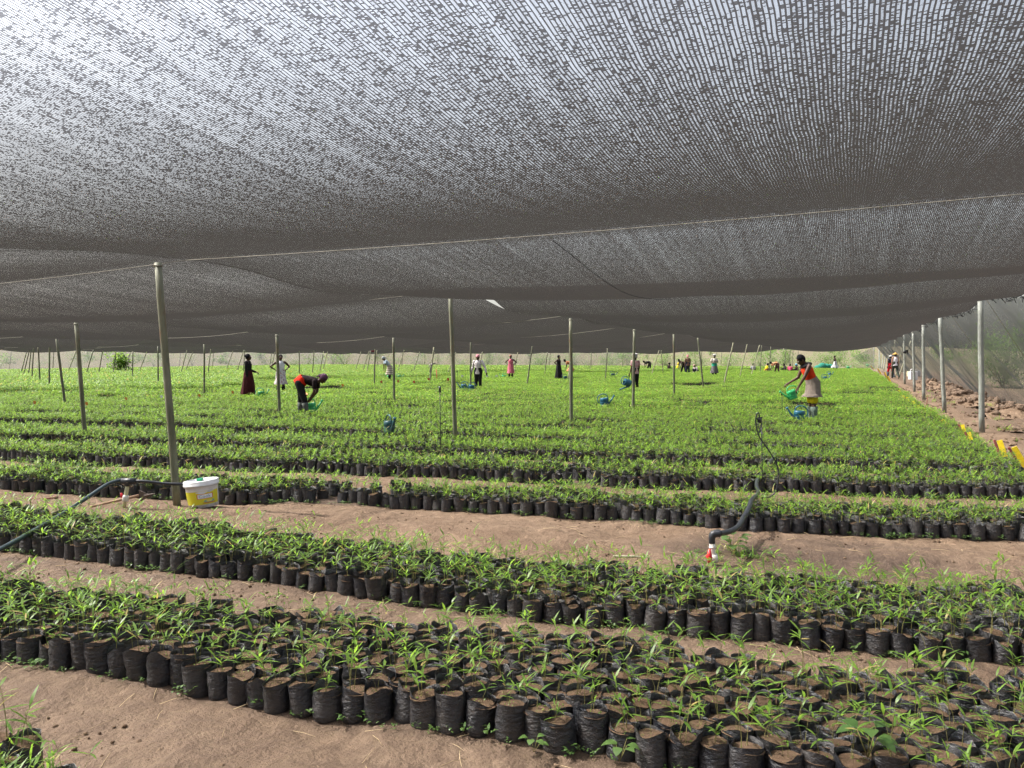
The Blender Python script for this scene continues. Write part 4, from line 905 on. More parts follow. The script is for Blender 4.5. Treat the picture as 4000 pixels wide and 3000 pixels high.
poly([(-70 + 20 * math.cos(t_) * (1 + .3 * math.sin(3 * t_)), .155 + .012 * math.sin(t_)) for t_ in [i * .4488 for i in range(14)]], .0024, flat('print_white', (.7, .7, .7)), 'splash_print')
poly([(-38 + 14 * math.cos(t_), .165 + .012 * math.sin(t_) * (1 + .4 * math.sin(2 * t_))) for t_ in [i * .4488 for i in range(14)]], .0026, flat('print_grey', (.5, .53, .56)), 'splash_print')
poly([(-45 + 22 * math.cos(t_), .066 + .015 * math.sin(t_) * (1 + .3 * math.sin(3 * t_))) for t_ in [i * .4488 for i in range(14)]], .0024, flat('print_green', (.2, .38, .28)), 'fruit_print')
poly([(-45 + 12 * math.cos(t_), .068 + .010 * math.sin(t_)) for t_ in [i * .4488 for i in range(14)]], .0034, flat('print_gold', (.7, .6, .15)), 'fruit_print')
fc = bpy.data.curves.new('word', 'FONT'); fc.body = 'Cook'; fc.size = .04; fc.resolution_u = 3
fo = bpy.data.objects.new('word', fc); COL.objects.link(fo); fm = bpy.data.meshes.new_from_object(fo.evaluated_get(bpy.context.evaluated_depsgraph_get())); bpy.data.objects.remove(fo)
for v in fm.vertices:
    a = R(-83) + v.co.x / .15 * 1.25; z = .104 + v.co.y; r_ = rb(z) + .0042; v.co = (r_ * math.cos(a), r_ * math.sin(a), z)
fm.materials.clear(); fm.materials.append(flat('print_blue', (.03, .22, .45))); wo_ = bpy.data.objects.new('word_print', fm); COL.objects.link(wo_); wo_.parent = lab
wrap(-70, .048, -22, .054, .0036, flat('print_red', (.55, .05, .04)), 'strip_print').parent = lab
gp = tub.matrix_basis @ V(.0, -.02, .262)
b = MB(); b.box((0, 0, .013), (.055, .035, .026)); tag(b.build('green_box', flat('green_card', (.02, .30, .13)), loc=gp, rot=tub.rotation_euler, smooth=False), 'small green box lying on the white tub lid', 'box')
b = MB()
cp = G(757, 1990, tz)
for i in range(7): b.ell(cp + V(rnd.uniform(-.05, .05), rnd.uniform(-.04, .0), rnd.uniform(.0, .03)), (.03, .025, .022), 7, 5)
tag(b.build('soil_clod', M['soil']), 'dark soil clod against the foot of the white tub', 'clod')

# ---------------------------------------------------------------- taps, hoses, sprinkler rods
p0 = G(484, 2012); g0 = gz(p0); pt = D(500, 1880, dist(p0))
tapL = empty('water_riser', (p0.x, p0.y, g0 - .02), 0, 'cream plastic water riser with red valve holding up the thick hose', 'water tap')
v = pt - Vector((p0.x, p0.y, g0 - .02)); b = MB(); b.tube([v * 0, v * .5, v], .019, 12); b.build('riser_pipe', M['pvc_cream'], tapL)
b = MB(); b.tube([v * .30, v * .34, v * .48, v * .52], [.022, .03, .03, .022], 12); b.build('valve_body', M['pvc'], tapL)
b = MB(); c = v * .42 - RT * .02; b.tube([c, c - RT * .02 + V(0, 0, .015), c - RT * .022 + V(0, 0, .05)], [.014, .013, .009], 8); b.build('valve_handle', M['red'], tapL)
b = MB(); b.tube([v * .84, v * .98], .028, 12); b.tube([v + RT * -.06, v + RT * .075], .033, 12); b.build('tee_joint', M['hose_b'], tapL)
dp = dist(p0)
L1 = [pt, D(470, 1876, dp), D(420, 1892, dp - .1), D(350, 1938, dp - .35), D(246, 2006, dp - .8), D(120, 2080, dp - 1.4), D(0, 2146, dp - 2.0), D(-150, 2220, dp - 2.4), D(-400, 2330, dp - 2.8)]
b = MB(); b.tube(catmull(L1, 5), .019, 12); tag(b.build('thick_hose', M['hose_g']), 'thick blue green hose running from the left riser down over the beds', 'hose')
L2 = [pt, D(560, 1880, dp), D(640, 1889, dp + .05), D(731, 1895, dp + .12), D(800, 1925, dp + .3), D(860, 1960, dp + .35)]
b = MB(); b.tube(catmull(L2, 5), .016, 12); tag(b.build('thin_hose', M['hose_b']), 'straight black hose from the left riser passing behind the pole', 'hose')
# right tap
p1 = G(2791, 2215); g1 = gz(p1); d1 = dist(p1); base = Vector((p1.x, p1.y, g1 - .03))
tapR = empty('water_tap', base, 0, 'white plastic riser with red valve and black elbow on the wide path', 'water tap')
def L(px, py, dd=0): return D(px, py, d1 + dd) - base
b = MB(); b.tube([V(0, 0, 0), L(2783, 2150), L(2781, 2115)], .021, 14); b.tube([L(2789, 2195), L(2787, 2165)], [.034, .03], 14); b.tube([L(2783, 2140), L(2782, 2134)], .025, 14); b.build('riser_pipe', M['pvc'], tapR)
b = MB(); c = L(2767, 2172, -.03); b.tube([c, c - FW * .035], [.02, .018], 10); b.tube([c - FW * .03 + V(0, 0, .06), c - FW * .035, c - FW * .03 - V(0, 0, .045)], [.009, .022, .011], 8); b.build('valve_handle', M['red'], tapR)
b = MB(); b.tube(catmull([L(2781, 2122), L(2781, 2100), L(2786, 2088), L(2800, 2084), L(2812, 2084)], 3), [.024] * 3 + [.026] * 3 + [.029] * 3 + [.03] * 4, 12); b.build('elbow', M['hose_b'], tapR)
H = [D(2808, 2084, d1), D(2850, 2076, d1 + .15), D(2885, 2055, d1 + .4), D(2905, 2020, d1 + .75), D(2925, 1985, d1 + .95), D(2935, 1955, d1 + 1.3)]
H += [G(2962, 1925, .16), G(2955, 1895, .15), G(2962, 1868, .15), G(2985, 1835, .17), G(3020, 1790, .16), G(3032, 1760, .1)]
b = MB(); b.tube(catmull(H, 5), .021, 12); tag(b.build('thick_hose', M['hose_b']), 'thick black hose climbing from the right tap over the beds', 'hose')
rp = G(2980, 1992, 0.0); dr = dist(rp) ; 
rod = empty('sprinkler_stand', (rp.x, rp.y, 0), 0, 'thin black sprinkler rod with a looped tube above the right tap', 'sprinkler')
rb0 = Vector((rp.x, rp.y, 0))
def Q(px, py, dd=0): return D(px, py, dr + dd) - rb0
b = MB(); b.tube([V(0, 0, 0), Q(2977, 1800), Q(2974, 1640)], .0048, 6); b.build('rod', M['hose_b'], rod)
b = MB(); b.tube([Q(2970, 1652), Q(2970, 1632)], .014, 8); b.tube([Q(2955, 1637), Q(2978, 1630)], .008, 6); b.tube([Q(2962, 1630), Q(2962, 1650)], .011, 6); b.build('emitter', M['hose_b'], rod)
b = MB(); pts = [(2933, 1965), (2945, 1948), (2975, 1944), (3005, 1941), (3030, 1920), (3041, 1870), (3036, 1820), (3010, 1770), (2985, 1735), (2966, 1705), (2955, 1670), (2952, 1640), (2957, 1616), (2964, 1614), (2967, 1632)]
b.tube(catmull([Q(*q) for q in pts], 4), .0075, 7); b.build('loop_tube', M['hose_b'], rod)
def stake(px, yb, yt, label, arc=None, z=.1):
    g = G(px, yb, z); d = dist(g); b = MB(); tp = D(px - 4, yt, d); b.tube([V(g.x, g.y, 0) - g, tp - g], .006, 6); b.tube([tp - g + V(0, 0, .02), tp - g - V(0, 0, .07)], [.018, .02], 8)
    if arc:
        b.tube(catmull([tp - g, D(px - 4 + arc * .4, yt + 12, d) - g, D(px - 4 + arc, yt + 50, d) - g, D(px + arc, yb, d) - g], 4), .007, 5)
    tag(b.build('sprinkler_stake', M['hose_b'], loc=g), label, 'sprinkler')
stake(1722, 1765, 1514, 'thin dark sprinkler stake left of the second pole')
stake(3058, 1625, 1533, 'thin dark sprinkler stake left of the blue can by the red top')
stake(85, 1535, 1507, 'dark sprinkler stake with arched tube among the lush left beds', -45)
stake(1612, 1478, 1445, 'small dark sprinkler stake with arched tube behind the green cans', -16)
stake(1790, 1498, 1448, 'small sprinkler stake just left of the white shirted person')
# pole shadow neighbours: hand hoe on the path
hg = G(540, 1980, .03); b0_ = G(352, 2005, .02)
hoe = empty('hand_hoe', (hg.x, hg.y, gz(hg) + .02), 0, 'wooden handled hoe lying on the path behind the left riser', 'hoe')
o0 = hoe.location
b = MB(); ha = G(352, 2006, .02) - o0; ha.z = .0; hb_ = G(542, 1974, .03) - o0; hb_.z = .045
b.tube([ha, ha.lerp(hb_, .5), hb_], [.011, .013, .016], 8); b.build('handle', plain('pale_wood', (.40, .26, .17), .8, .2, .2), hoe)
b = MB(); bp = hb_; b.add([bp + RT * .0 + V(0, 0, .06), bp + RT * .13 + V(0, 0, .0), bp + RT * .02 - V(0, 0, .06), bp + V(0, 0, .06) + FW * .008, bp + RT * .13 + FW * .008, bp + RT * .02 - V(0, 0, .06) + FW * .008], [(0, 1, 2), (3, 5, 4), (0, 3, 4, 1), (1, 4, 5, 2), (2, 5, 3, 0)])
b.tube([bp + RT * .06, bp + RT * .17 + V(0, 0, .02)], [.014, .006], 7); b.build('blade', plain('rusty_iron', (.11, .085, .07), .7, .3, .3), hoe, smooth=False)
b = MB(); s0 = G(175, 1948, .03); b.tube([s0 + RT * -.2, s0, s0 + RT * .1 + V(0, 0, .01)], [.008, .012, .01], 6); b.ell(s0 + RT * .12 + V(0, 0, .015), (.03, .025, .02)); tag(b.build('broken_stick', plain('red_brown_wood', (.24, .12, .09), .8)), 'short red brown stick on the path left of the hose', 'stick')
b = MB(); s0 = G(2395, 2172, .02); s1 = G(2570, 2185, .02); b.tube([s0, s0.lerp(s1, .5) + V(0, 0, .01), s1], .007, 6); tag(b.build('dry_stick', M['brace']), 'thin dry stick lying left of the right tap', 'stick')
b = MB(); s0 = G(3618, 1600, 0); s1 = D(3624, 1543, dist(s0)); b.tube([s0, s1], .012, 6); tag(b.build('stick', plain('brown_stick', (.22, .10, .06), .8)), 'upright brown stick between the second and third right poles', 'stick')
b = MB(); s0 = G(3628, 1478, 0); s1 = D(3634, 1452, dist(s0)); b.tube([s0, s1], .018, 6); tag(b.build('stick', M['brace']), 'short upright stick on the rubble by the canister', 'stick')
# white canister and rubbish
def canister(px, py, s, mat, label):
    g = G(px, py, 0.02); root = empty('canister', g, YAW, label, 'canister'); b = MB()
    b.box((0, 0, .15 * s), (.24 * s, .18 * s, .30 * s)); b.tube([(0.05 * s, 0, .3 * s), (.05 * s, 0, .34 * s)], .03 * s, 10); o_ = b.build('body', mat, root, smooth=False)
    bv = o_.modifiers.new('b', 'BEVEL'); bv.width = .02; bv.segments = 2
    b = MB(); b.tube(catmull([(-.09 * s, 0, .30 * s), (-.07 * s, 0, .37 * s), (0, 0, .38 * s), (.03 * s, 0, .33 * s)], 3), .012 * s, 6); b.build('handle', mat, root)
canister(3566, 1487, 1.9, M['tub'], 'white plastic canister left of the fourth right pole')
canister(3553, 1470, 1.3, plain('pale_yellow_plastic', (.6, .6, .35), .5), 'pale yellow canister behind the white one')
canister(3583, 1472, 1.5, plain('grey_plastic', (.4, .42, .45), .5), 'greyish canister right of the fourth pole')

# markers: flags and tags in the beds
def flag(px, py, col, label, shape='sq', z=.32, hz=.12, group=None):
    top = G(px, py, z); d = dist(top); root = empty('marker_flag', (top.x, top.y, 0), YAW, label, 'marker', group)
    b = MB(); b.tube([(0, 0, 0), (0, 0, z)], .006, 5); b.build('stick', M['brace'], root)
    b = MB(); s = .065 * max(1, d / 26)
    if shape == 'disc': b.rings([[V(s * .8 * math.cos(t * .5236), y_, z + .03 + s * .8 * math.sin(t * .5236)) for t in range(12)] for y_ in (-.008, .008)])
    else: b.box((s * .3, 0, z), (s * 1.1, .006, s * 1.3), rot=Matrix.Rotation(R(rnd.uniform(-25, 25)), 3, 'Y'))
    b.build('flag', col, root, smooth=False)
OR = flat('orange_marker', (.6, .22, .04)); RD = flat('red_marker', (.45, .07, .04)); WT = flat('white_marker', (.65, .66, .68))
for px, py, m_, lb, shp in [(132, 1572, OR, 'orange marker left of the leaning left pole', 'sq'), (335, 1577, OR, 'orange marker just right of the knotted left pole', 'sq'), (490, 1557, OR, 'orange marker midway between the left poles and bucket pole', 'sq'), (628, 1549, WT, 'white tag just left of the bucket pole', 'sq'), (776, 1545, OR, 'orange marker at the foot of the thin straight pole', 'sq'), (906, 1532, OR, 'orange marker left of the dark red skirt', 'sq'),
    (1135, 1458, OR, 'round orange sign on a stick right of the white top', 'disc'), (1336, 1505, OR, 'orange marker right of the bent person', 'sq'), (1487, 1492, RD, 'red marker left of the stooping person in light blue', 'sq'), (1553, 1490, RD, 'red marker under the green cans', 'sq'), (1615, 1492, RD, 'red marker between green cans and cloth pole', 'sq'), (1672, 1482, RD, 'red marker at the foot of the cloth pole', 'sq'), (1748, 1482, RD, 'red marker just left of the second pole', 'sq'),
    (1803, 1470, WT, 'white tag above the hand of the white shirt person', 'sq'), (1900, 1470, WT, 'white tag right of the white shirt', 'sq'), (1937, 1470, WT, 'white tag left of the green can by the pink dress', 'sq'), (892, 1446, OR, 'far orange marker left of the black clad person', 'disc')]:
    flag(px, py, m_, lb, shp)
b = MB(); s0 = G(1708, 1487, .1); s1 = D(1704, 1443, dist(s0)); b.tube([V(s0.x, s0.y, 0), s1], .022, 6); tag(b.build('red_stake', plain('faded_red_wood', (.5, .12, .08), .8)), 'upright faded red stake right of the cloth pole', 'stake')
# yellow and dark red boards along the right edge of the beds
M['yb'] = plain('yellow_paint', (.72, .54, .02), .55, .4, .12, 20); M['rb'] = plain('dark_red_paint', (.22, .05, .05), .6, .4, .2, 20)
boards = [(3997, 1830, 3950, 1750, .05), (3922, 1806, 3893, 1722, .05), (3796, 1745, 3777, 1690, .06), (3768, 1714, 3752, 1660, .06), (3704, 1668, 3676, 1643, .08), (3655, 1625, 3640, 1602, .05), (3620, 1618, 3604, 1596, .04), (3594, 1607, 3582, 1585, .05), (3572, 1587, 3564, 1567, .04), (3550, 1575, 3538, 1553, .05), (3532, 1563, 3524, 1546, .05), (3523, 1550, 3508, 1525, .05), (3480, 1498, 3466, 1470, .05), (3465, 1478, 3455, 1455, .05), (3440, 1460, 3428, 1440, .05), (3412, 1442, 3400, 1428, .05)]
for i, (xb, yb, xt, yt, wd2) in enumerate(boards):
    g = G(xb, yb, .0 if i < 3 else .05); d = dist(g); tpx = D(xt, yt, d + .05); v = tpx - g; Ln = v.length; Ln = min(Ln, .5); v = v.normalized()
    side = RT * .72 - FW * .69; side = (side - v * side.dot(v)).normalized(); nn = v.cross(side)
    rot = Matrix((side, nn, v)).transposed()
    lb = ['nearest yellow board with dark red edge at the right photo edge', 'second yellow and dark red board by the right path', 'pale yellow board leaning before the nearest right pole', 'pale yellow board with dark red edge behind its neighbour'][i] if i < 4 else 'small yellow board stuck along the right edge of the beds'
    root = empty('edge_board', g - v * .06, 0, lb, 'board', None if i < 4 else 'small yellow boards along the right bed edge')
    b = MB(); w_ = .075 if i < 2 else .06; b.box(v * (Ln / 2 + .03) + side * w_ / 2, (w_, .018, Ln + .06), rot=rot); b.build('yellow_face', M['yb'], root, smooth=False)
    b = MB(); b.box(v * (Ln / 2 + .03) - side * .024, (.026, .034, Ln + .10), rot=rot); b.build('red_edge', M['rb'], root, smooth=False)

# stones along the right side
svar = []
for k in range(7):
    b = MB(); rr = random.Random(300 + k); n, m_ = 9, 6; rs = []
    ax = (rr.uniform(.8, 1.3), rr.uniform(.7, 1.1), rr.uniform(.5, .9))
    for i in range(m_ + 1):
        a = math.pi * (i / m_ * .96 + .02); rs.append([V(ax[0] * math.sin(a) * math.cos(t), ax[1] * math.sin(a) * math.sin(t), -ax[2] * math.cos(a)) * rr.uniform(.78, 1.1) for t in [2 * math.pi * j / n for j in range(n)]])
    b.rings(rs); svar.append(b.mesh('stone', [M['stone']], smooth=False))
def heap_h(x, y):
    return sum(h_ * max(0, 1 - math.hypot((x - cx) / rx, (y - cy) / ry)) for cx, cy, rx, ry, h_ in HEAPS)
HEAPS = [(4.05, 24.3, .9, 1.6, .50), (4.0, 29.5, .8, 2.3, .42), (3.9, 34.5, .8, 2, .4), (3.9, 20.0, .9, 1.3, .16), (4.0, 40, .7, 3, .4), (3.9, 47, .7, 3, .4), (4.1, 17.2, .8, 1, .1)]
def stone(x, y, r, lab, grp):
    o = bpy.data.objects.new('stone', rnd.choice(svar)); COL.objects.link(o)
    o.location = (x, y, gz(V(x, y, 0)) + heap_h(x, y) * .8 + r * .3); o.rotation_euler = (rnd.uniform(0, 6), rnd.uniform(0, 6), rnd.uniform(0, 6)); o.scale = (r, r, r * rnd.uniform(.7, 1))
    tag(o, lab, 'stone', grp)
for h in HEAPS:
    hb = MB(); N = 12; v = []
    for i in range(N + 1):
        for j in range(N + 1):
            x = h[0] + (i / N * 2 - 1) * h[2]; y = h[1] + (j / N * 2 - 1) * h[3]; v.append((x, y, gz(V(x, y, 0)) + heap_h(x, y) * .8 + .02 * mn.noise(V(x * 4, y * 4, 0)) - .03))
    hb.add(v, [(i * (N + 1) + j, (i + 1) * (N + 1) + j, (i + 1) * (N + 1) + j + 1, i * (N + 1) + j + 1) for i in range(N) for j in range(N)])
    hb.build('mound', M['ground'])['kind'] = 'structure'
for i in range(230):
    h = rnd.choice(HEAPS[:6]); a = rnd.uniform(0, 6.28); rr = rnd.random() ** .6
    x = h[0] + math.cos(a) * rr * h[2]; y = h[1] + math.sin(a) * rr * h[3]
    stone(x, y, rnd.uniform(.06, .14) * (1 if h[4] > .2 else .6), 'rough brown stone in the rubble heaps below the right side net', 'stones heaped below the right side net')

# ---------------------------------------------------------------- seedling bags
def bag_geo(mb, rr, n=14, r=.057, h=.14, mi=0, detail=True):
    ph = rr.uniform(0, 6.28); e = rr.uniform(0, .12); lean = V(rr.uniform(-.012, .012), rr.uniform(-.012, .012), 0)
    def ring(rad, z, wob, edge=0):
        out = []
        for j in range(n):
            t = 2 * math.pi * j / n; q = rad * (1 + e * math.cos(2 * t + ph) + wob * math.sin(3 * t + ph * 2 + z * 40) + wob * .6 * math.sin(5 * t + z * 90))
            q += rr.uniform(-.0022, .0022); out.append(V(q * math.cos(t), q * math.sin(t), z + edge * (math.sin(2 * t + ph * 3) + .6 * math.sin(3 * t + ph) + .3 * rr.uniform(-1, 1))) + lean * (z / h))
        return out
    soil = h - rr.uniform(.012, .03); ed = rr.choice([.004, .007, .011, .017])
    levels = [(.90, .0, .02), (.98, .006, .03), (1.04, .03, .03), (1.0, .055, .04), (1.03, .085, .03), (.99, .115, .02)] if detail else [(.95, 0, .02), (1.03, .05, .03), (.99, .11, .02)]
    rs = [ring(r * a, z * h / .14, w_) for a, z, w_ in levels] + [ring(r * 1.0, h, .03, ed)]
    mb.rings(rs, mi, False, False)
    inner = [rs[-1], [V(p.x * .965, p.y * .965, p.z - .003) for p in rs[-1]], ring(r * .95, soil - .004, .02)]
    mb.rings(inner, mi, False, False)
    return soil, r
def soil_geo(mb, rr, soil, r, mi=1, n=10):
    vs = [V(0, 0, soil + .006)]; 
    for k, q in enumerate((.5, 1.0)):
        for j in range(n):
            t = 2 * math.pi * j / n; vs.append(V(r * .97 * q * math.cos(t), r * .97 * q * math.sin(t), soil + rr.uniform(-.004, .006) * (1 if k == 0 else .4)))
    fs = [(0, 1 + j, 1 + (j + 1) % n) for j in range(n)] + [(1 + j, 1 + n + j, 1 + n + (j + 1) % n, 1 + (j + 1) % n) for j in range(n)]
    mb.add(vs, fs, mi)
def seedling_geo(mb, rr, z0, kind, mi_leaf=2, mi_stem=3):
    if kind == 0: ns = rr.choice([1, 2, 2, 3, 3]); hr = (.05, .19); nl = (3, 5); LL = (.045, .10); W = (.008, .013); seg = 4
    elif kind == 1: ns = rr.choice([2, 3, 3]); hr = (.05, .15); nl = (4, 6); LL = (.05, .095); W = (.008, .013); seg = 3
    else: ns = rr.choice([2, 3, 4]); hr = (.05, .14); nl = (4, 6); LL = (.05, .09); W = (.009, .014); seg = 3
    for s_ in range(ns):
        a = rr.uniform(0, 6.28); b0 = V(rr.uniform(-.025, .025), rr.uniform(-.025, .025), z0); h = rr.uniform(*hr); ln = rr.uniform(.05, .35)
        pts = [b0 + V(math.cos(a) * ln * h * t * t, math.sin(a) * ln * h * t * t, h * t) for t in (0, .35, .7, 1)]
        mb.tube(pts, [.0017, .0014, .0011, .0008] if kind == 0 else [.002, .0016, .0014, .001], 3, mi_stem, False, rr.random() * .9)
        k = rr.randint(*nl); a0 = rr.uniform(0, 6.28)
        for i in range(k):
            t = rr.uniform(.55, 1) if i else 1; j = min(2, int(t * 3)); p = pts[j].lerp(pts[j + 1], (t - (0, .35, .7)[j]) / .35 if j else t / .35)
            az = a0 + i * 2.3 + rr.uniform(-.5, .5)
            L_ = rr.uniform(*LL); mb.leaf(p, az, rr.uniform(-.1, .9), L_, rr.uniform(*W), rr.uniform(.0, .45), seg, mi_leaf, rr.random())
    if kind == 0 and rr.random() < .6:
        for i in range(rr.randint(2, 6)):
            p = V(rr.uniform(-.04, .04), rr.uniform(-.04, .04), z0 + .004); mb.leaf(p, rr.uniform(0, 6), rr.uniform(.2, 1), .014, .009, .3, 2, mi_leaf, rr.random() * .5)
BM = [M['bag'], M['soil'], M['leaf'], M['stem']]
bagv = []; seedv = []
for k in range(8):
    rr = random.Random(500 + k); b = MB(); soil, r_ = bag_geo(b, rr, 18, r=.061, h=rr.uniform(.135, .165)); s_ = MB(); soil_geo(s_, rr, soil, r_, 0, 12)
    bagv.append((b.mesh('bag', [M['bag']]), s_.mesh('soil', [M['soil']]), soil))
for k in range(18):
    rr = random.Random(600 + k); b = MB(); seedling_geo(b, rr, 0, 0, 0, 1); seedv.append(b.mesh('seedling', [M['leaf'], M['stem']], smooth=True))
hid = bpy.data.collections.new('bag_kinds')      # source shapes, kept out of the scene
cnt = [0]
def source(mb, mats, name): 
    o = bpy.data.objects.new('%s_%03d' % (name, cnt[0]), mb.mesh(name, mats)); hid.objects.link(o); cnt[0] += 1; return cnt[0] - 1
KI = {0: [], 1: [], 2: []}
for kind, nn in ((0, 16), (1, 16), (2, 14)):
    for k in range(nn):
        rr = random.Random(700 + kind * 50 + k); b = MB(); soil, r_ = bag_geo(b, rr, 12 if kind < 2 else 9, r=.060, h=rr.uniform(.125, .155), detail=kind < 2); soil_geo(b, rr, soil, r_, 1, 8); seedling_geo(b, rr, soil, kind)
        KI[kind].append(source(b, BM, 'bag_with_seedling'))
# collect positions
allb = []
for bi, (f, bk_, x0, x1, kind) in enumerate(BEDS):
    pit = .118
    x = x0
    while x < x1:
        yf, yb_ = float(f(x)), float(bk_(x))
        if bi >= 3: yf += .20 * mn.noise(V(x * .7, bi * 5, 0)) + .05 * mn.noise(V(x * 2.5, bi * 5, 3)); yb_ += .25 * mn.noise(V(x * .6, bi * 7, 6)) * (bi > 3)
        # drop what neither the photo nor a step aside could see
        if yf > 3 and x < -1.62 * yb_ - 2.2: x += pit; continue
        if bi <= 2 and x > .95 * yb_ * .6 + 2.5: break
        n = max(1, int((yb_ - yf) / .108)); off = rnd.uniform(-.02, .02)
        gap = bi >= 3 and (mn.noise(V(x * .5, yf, 9)) > .3)
        for j in range(n + 1):
            if gap and rnd.random() < .5: continue
            if bi >= 3 and rnd.random() < .025: continue
            xx = x + (.5 * pit if j % 2 else 0) + rnd.uniform(-.013, .013); yy_ = yf + .055 + j * .108 + off + rnd.uniform(-.012, .012)
            if j == n and rnd.random() < .35: continue
            allb.append((xx, yy_, bi, j, kind, n))
        x += pit * rnd.uniform(.97, 1.05)
poles_xy = [(o.location.x, o.location.y) for o in bpy.data.objects if o.name.startswith(('pole', 'leaning_pole', 'water_'))]
allb = [a for a in allb if all(abs(a[0] - px) > .085 or abs(a[1] - py) > .085 for px, py in poles_xy)]
def inframe(x, y):
    d = x * FW.x + y * FW.y; r_ = x * RT.x + y * RT.y
    if d < .5: return False
    px = 2000 + 3111 * r_ / d; py = 1500 - 3111 * math.tan(math.atan((.12 - HCAM) / d) + PIT)
    return -60 < px < 4060 and py < 3120
cand = sorted([a for a in allb if inframe(a[0], a[1])], key=lambda a: a[0] ** 2 + a[1] ** 2)
things = set(cand[:300])
for k, a in enumerate(cand[:300]):
    x, y, bi, j, kind, n = a
    bm_, sm_, soil = bagv[rnd.randrange(8)]; z = gz(V(x, y, 0)) - .012
    if bi == 0: lb, g = 'black seedling bag in the bed corner at lower left', 'seedling bags in the lower left bed corner'
    elif bi == 1 and j == 0: lb, g = 'black plastic seedling bag in the front edge row of the nearest bed', 'front row seedling bags of the nearest bed'
    elif bi == 1 and j == n: lb, g = 'black plastic seedling bag in the back edge row of the nearest bed', 'back row seedling bags of the nearest bed'
    elif bi == 1: lb, g = 'black seedling bag packed inside the nearest bed', 'inner seedling bags of the nearest bed'
    else: lb, g = 'black seedling bag in the second bed from the front', 'seedling bags of the second bed'
    root = bpy.data.objects.new('seedling_bag', bm_); COL.objects.link(root)
    root.location = (x, y, z); root.rotation_euler = (rnd.gauss(0, .05), rnd.gauss(0, .05), rnd.uniform(0, 6.28)); s_ = rnd.uniform(.93, 1.07); root.scale = (s_, s_, rnd.uniform(.9, 1.12))
    tag(root, lb, 'seedling bag', g)
    so = bpy.data.objects.new('soil', sm_); COL.objects.link(so); so.parent = root
    se = bpy.data.objects.new('seedling', seedv[rnd.randrange(18)]); COL.objects.link(se); se.parent = root; se.location = (0, 0, soil); se.rotation_euler = (0, 0, rnd.uniform(0, 6.28)); q = rnd.choice([rnd.uniform(.55, .9), rnd.uniform(.75, 1.2)]); q *= 1.25 if bi == 0 else 1; se.scale = (q, q, q)

def scatter(name, pts, rots, scl, ids, coll, label=None):
    me_ = bpy.data.meshes.new(name); n = len(pts); me_.vertices.add(n); me_.vertices.foreach_set('co', np.array(pts, dtype=np.float32).ravel())
    a = me_.attributes.new('rot', 'FLOAT_VECTOR', 'POINT'); a.data.foreach_set('vector', np.array(rots, dtype=np.float32).ravel())
    a = me_.attributes.new('scl', 'FLOAT', 'POINT'); a.data.foreach_set('value', np.array(scl, dtype=np.float32))
    a = me_.attributes.new('idx', 'INT', 'POINT'); a.data.foreach_set('value', np.array(ids, dtype=np.int32)); me_.update()
    o = bpy.data.objects.new(name, me_); COL.objects.link(o)
    ng = bpy.data.node_groups.new(name + '_nodes', 'GeometryNodeTree'); ng.interface.new_socket('Geometry', in_out='INPUT', socket_type='NodeSocketGeometry'); ng.interface.new_socket('Geometry', in_out='OUTPUT', socket_type='NodeSocketGeometry')
    i_ = ng.nodes.new('NodeGroupInput'); o_ = ng.nodes.new('NodeGroupOutput'); ci = ng.nodes.new('GeometryNodeCollectionInfo'); ci.inputs[0].default_value = coll; ci.inputs['Separate Children'].default_value = True; ci.inputs['Reset Children'].default_value = True
    ip = ng.nodes.new('GeometryNodeInstanceOnPoints')
    def na(nm, ty): q = ng.nodes.new('GeometryNodeInputNamedAttribute'); q.data_type = ty; q.inputs[0].default_value = nm; return q.outputs[0]
    er = ng.nodes.new('FunctionNodeEulerToRotation'); ng.links.new(na('rot', 'FLOAT_VECTOR'), er.inputs[0])
    ng.links.new(i_.outputs[0], ip.inputs['Points']); ng.links.new(ci.outputs[0], ip.inputs['Instance']); ip.inputs['Pick Instance'].default_value = True
    ng.links.new(na('idx', 'INT'), ip.inputs['Instance Index']); ng.links.new(er.outputs[0], ip.inputs['Rotation']); ng.links.new(na('scl', 'FLOAT'), ip.inputs['Scale']); ng.links.new(ip.outputs[0], o_.inputs[0])
    m = o.modifiers.new('scatter', 'NODES'); m.node_group = ng
    tag(o, label, None, None, 'stuff'); return o
rest = [a for a in allb if a not in things]
pts = []; rots = []; scl = []; ids = []
for x, y, bi, j, kind, n in rest:
    if kind == 1 and rnd.random() < .12: kk = 0
    elif kind == 2 and rnd.random() < .25: kk = 1
    else: kk = kind
    pts.append((x, y, gz(V(x, y, 0)) - .012)); rots.append((rnd.gauss(0, .06), rnd.gauss(0, .06), rnd.uniform(0, 6.28))); scl.append(rnd.uniform(.9, 1.1)); ids.append(rnd.choice(KI[kk]))
scatter('seedling_bags', pts, rots, scl, ids, hid, 'thousands of black seedling bags in the beds up to mid field')
print('bags', len(rest))

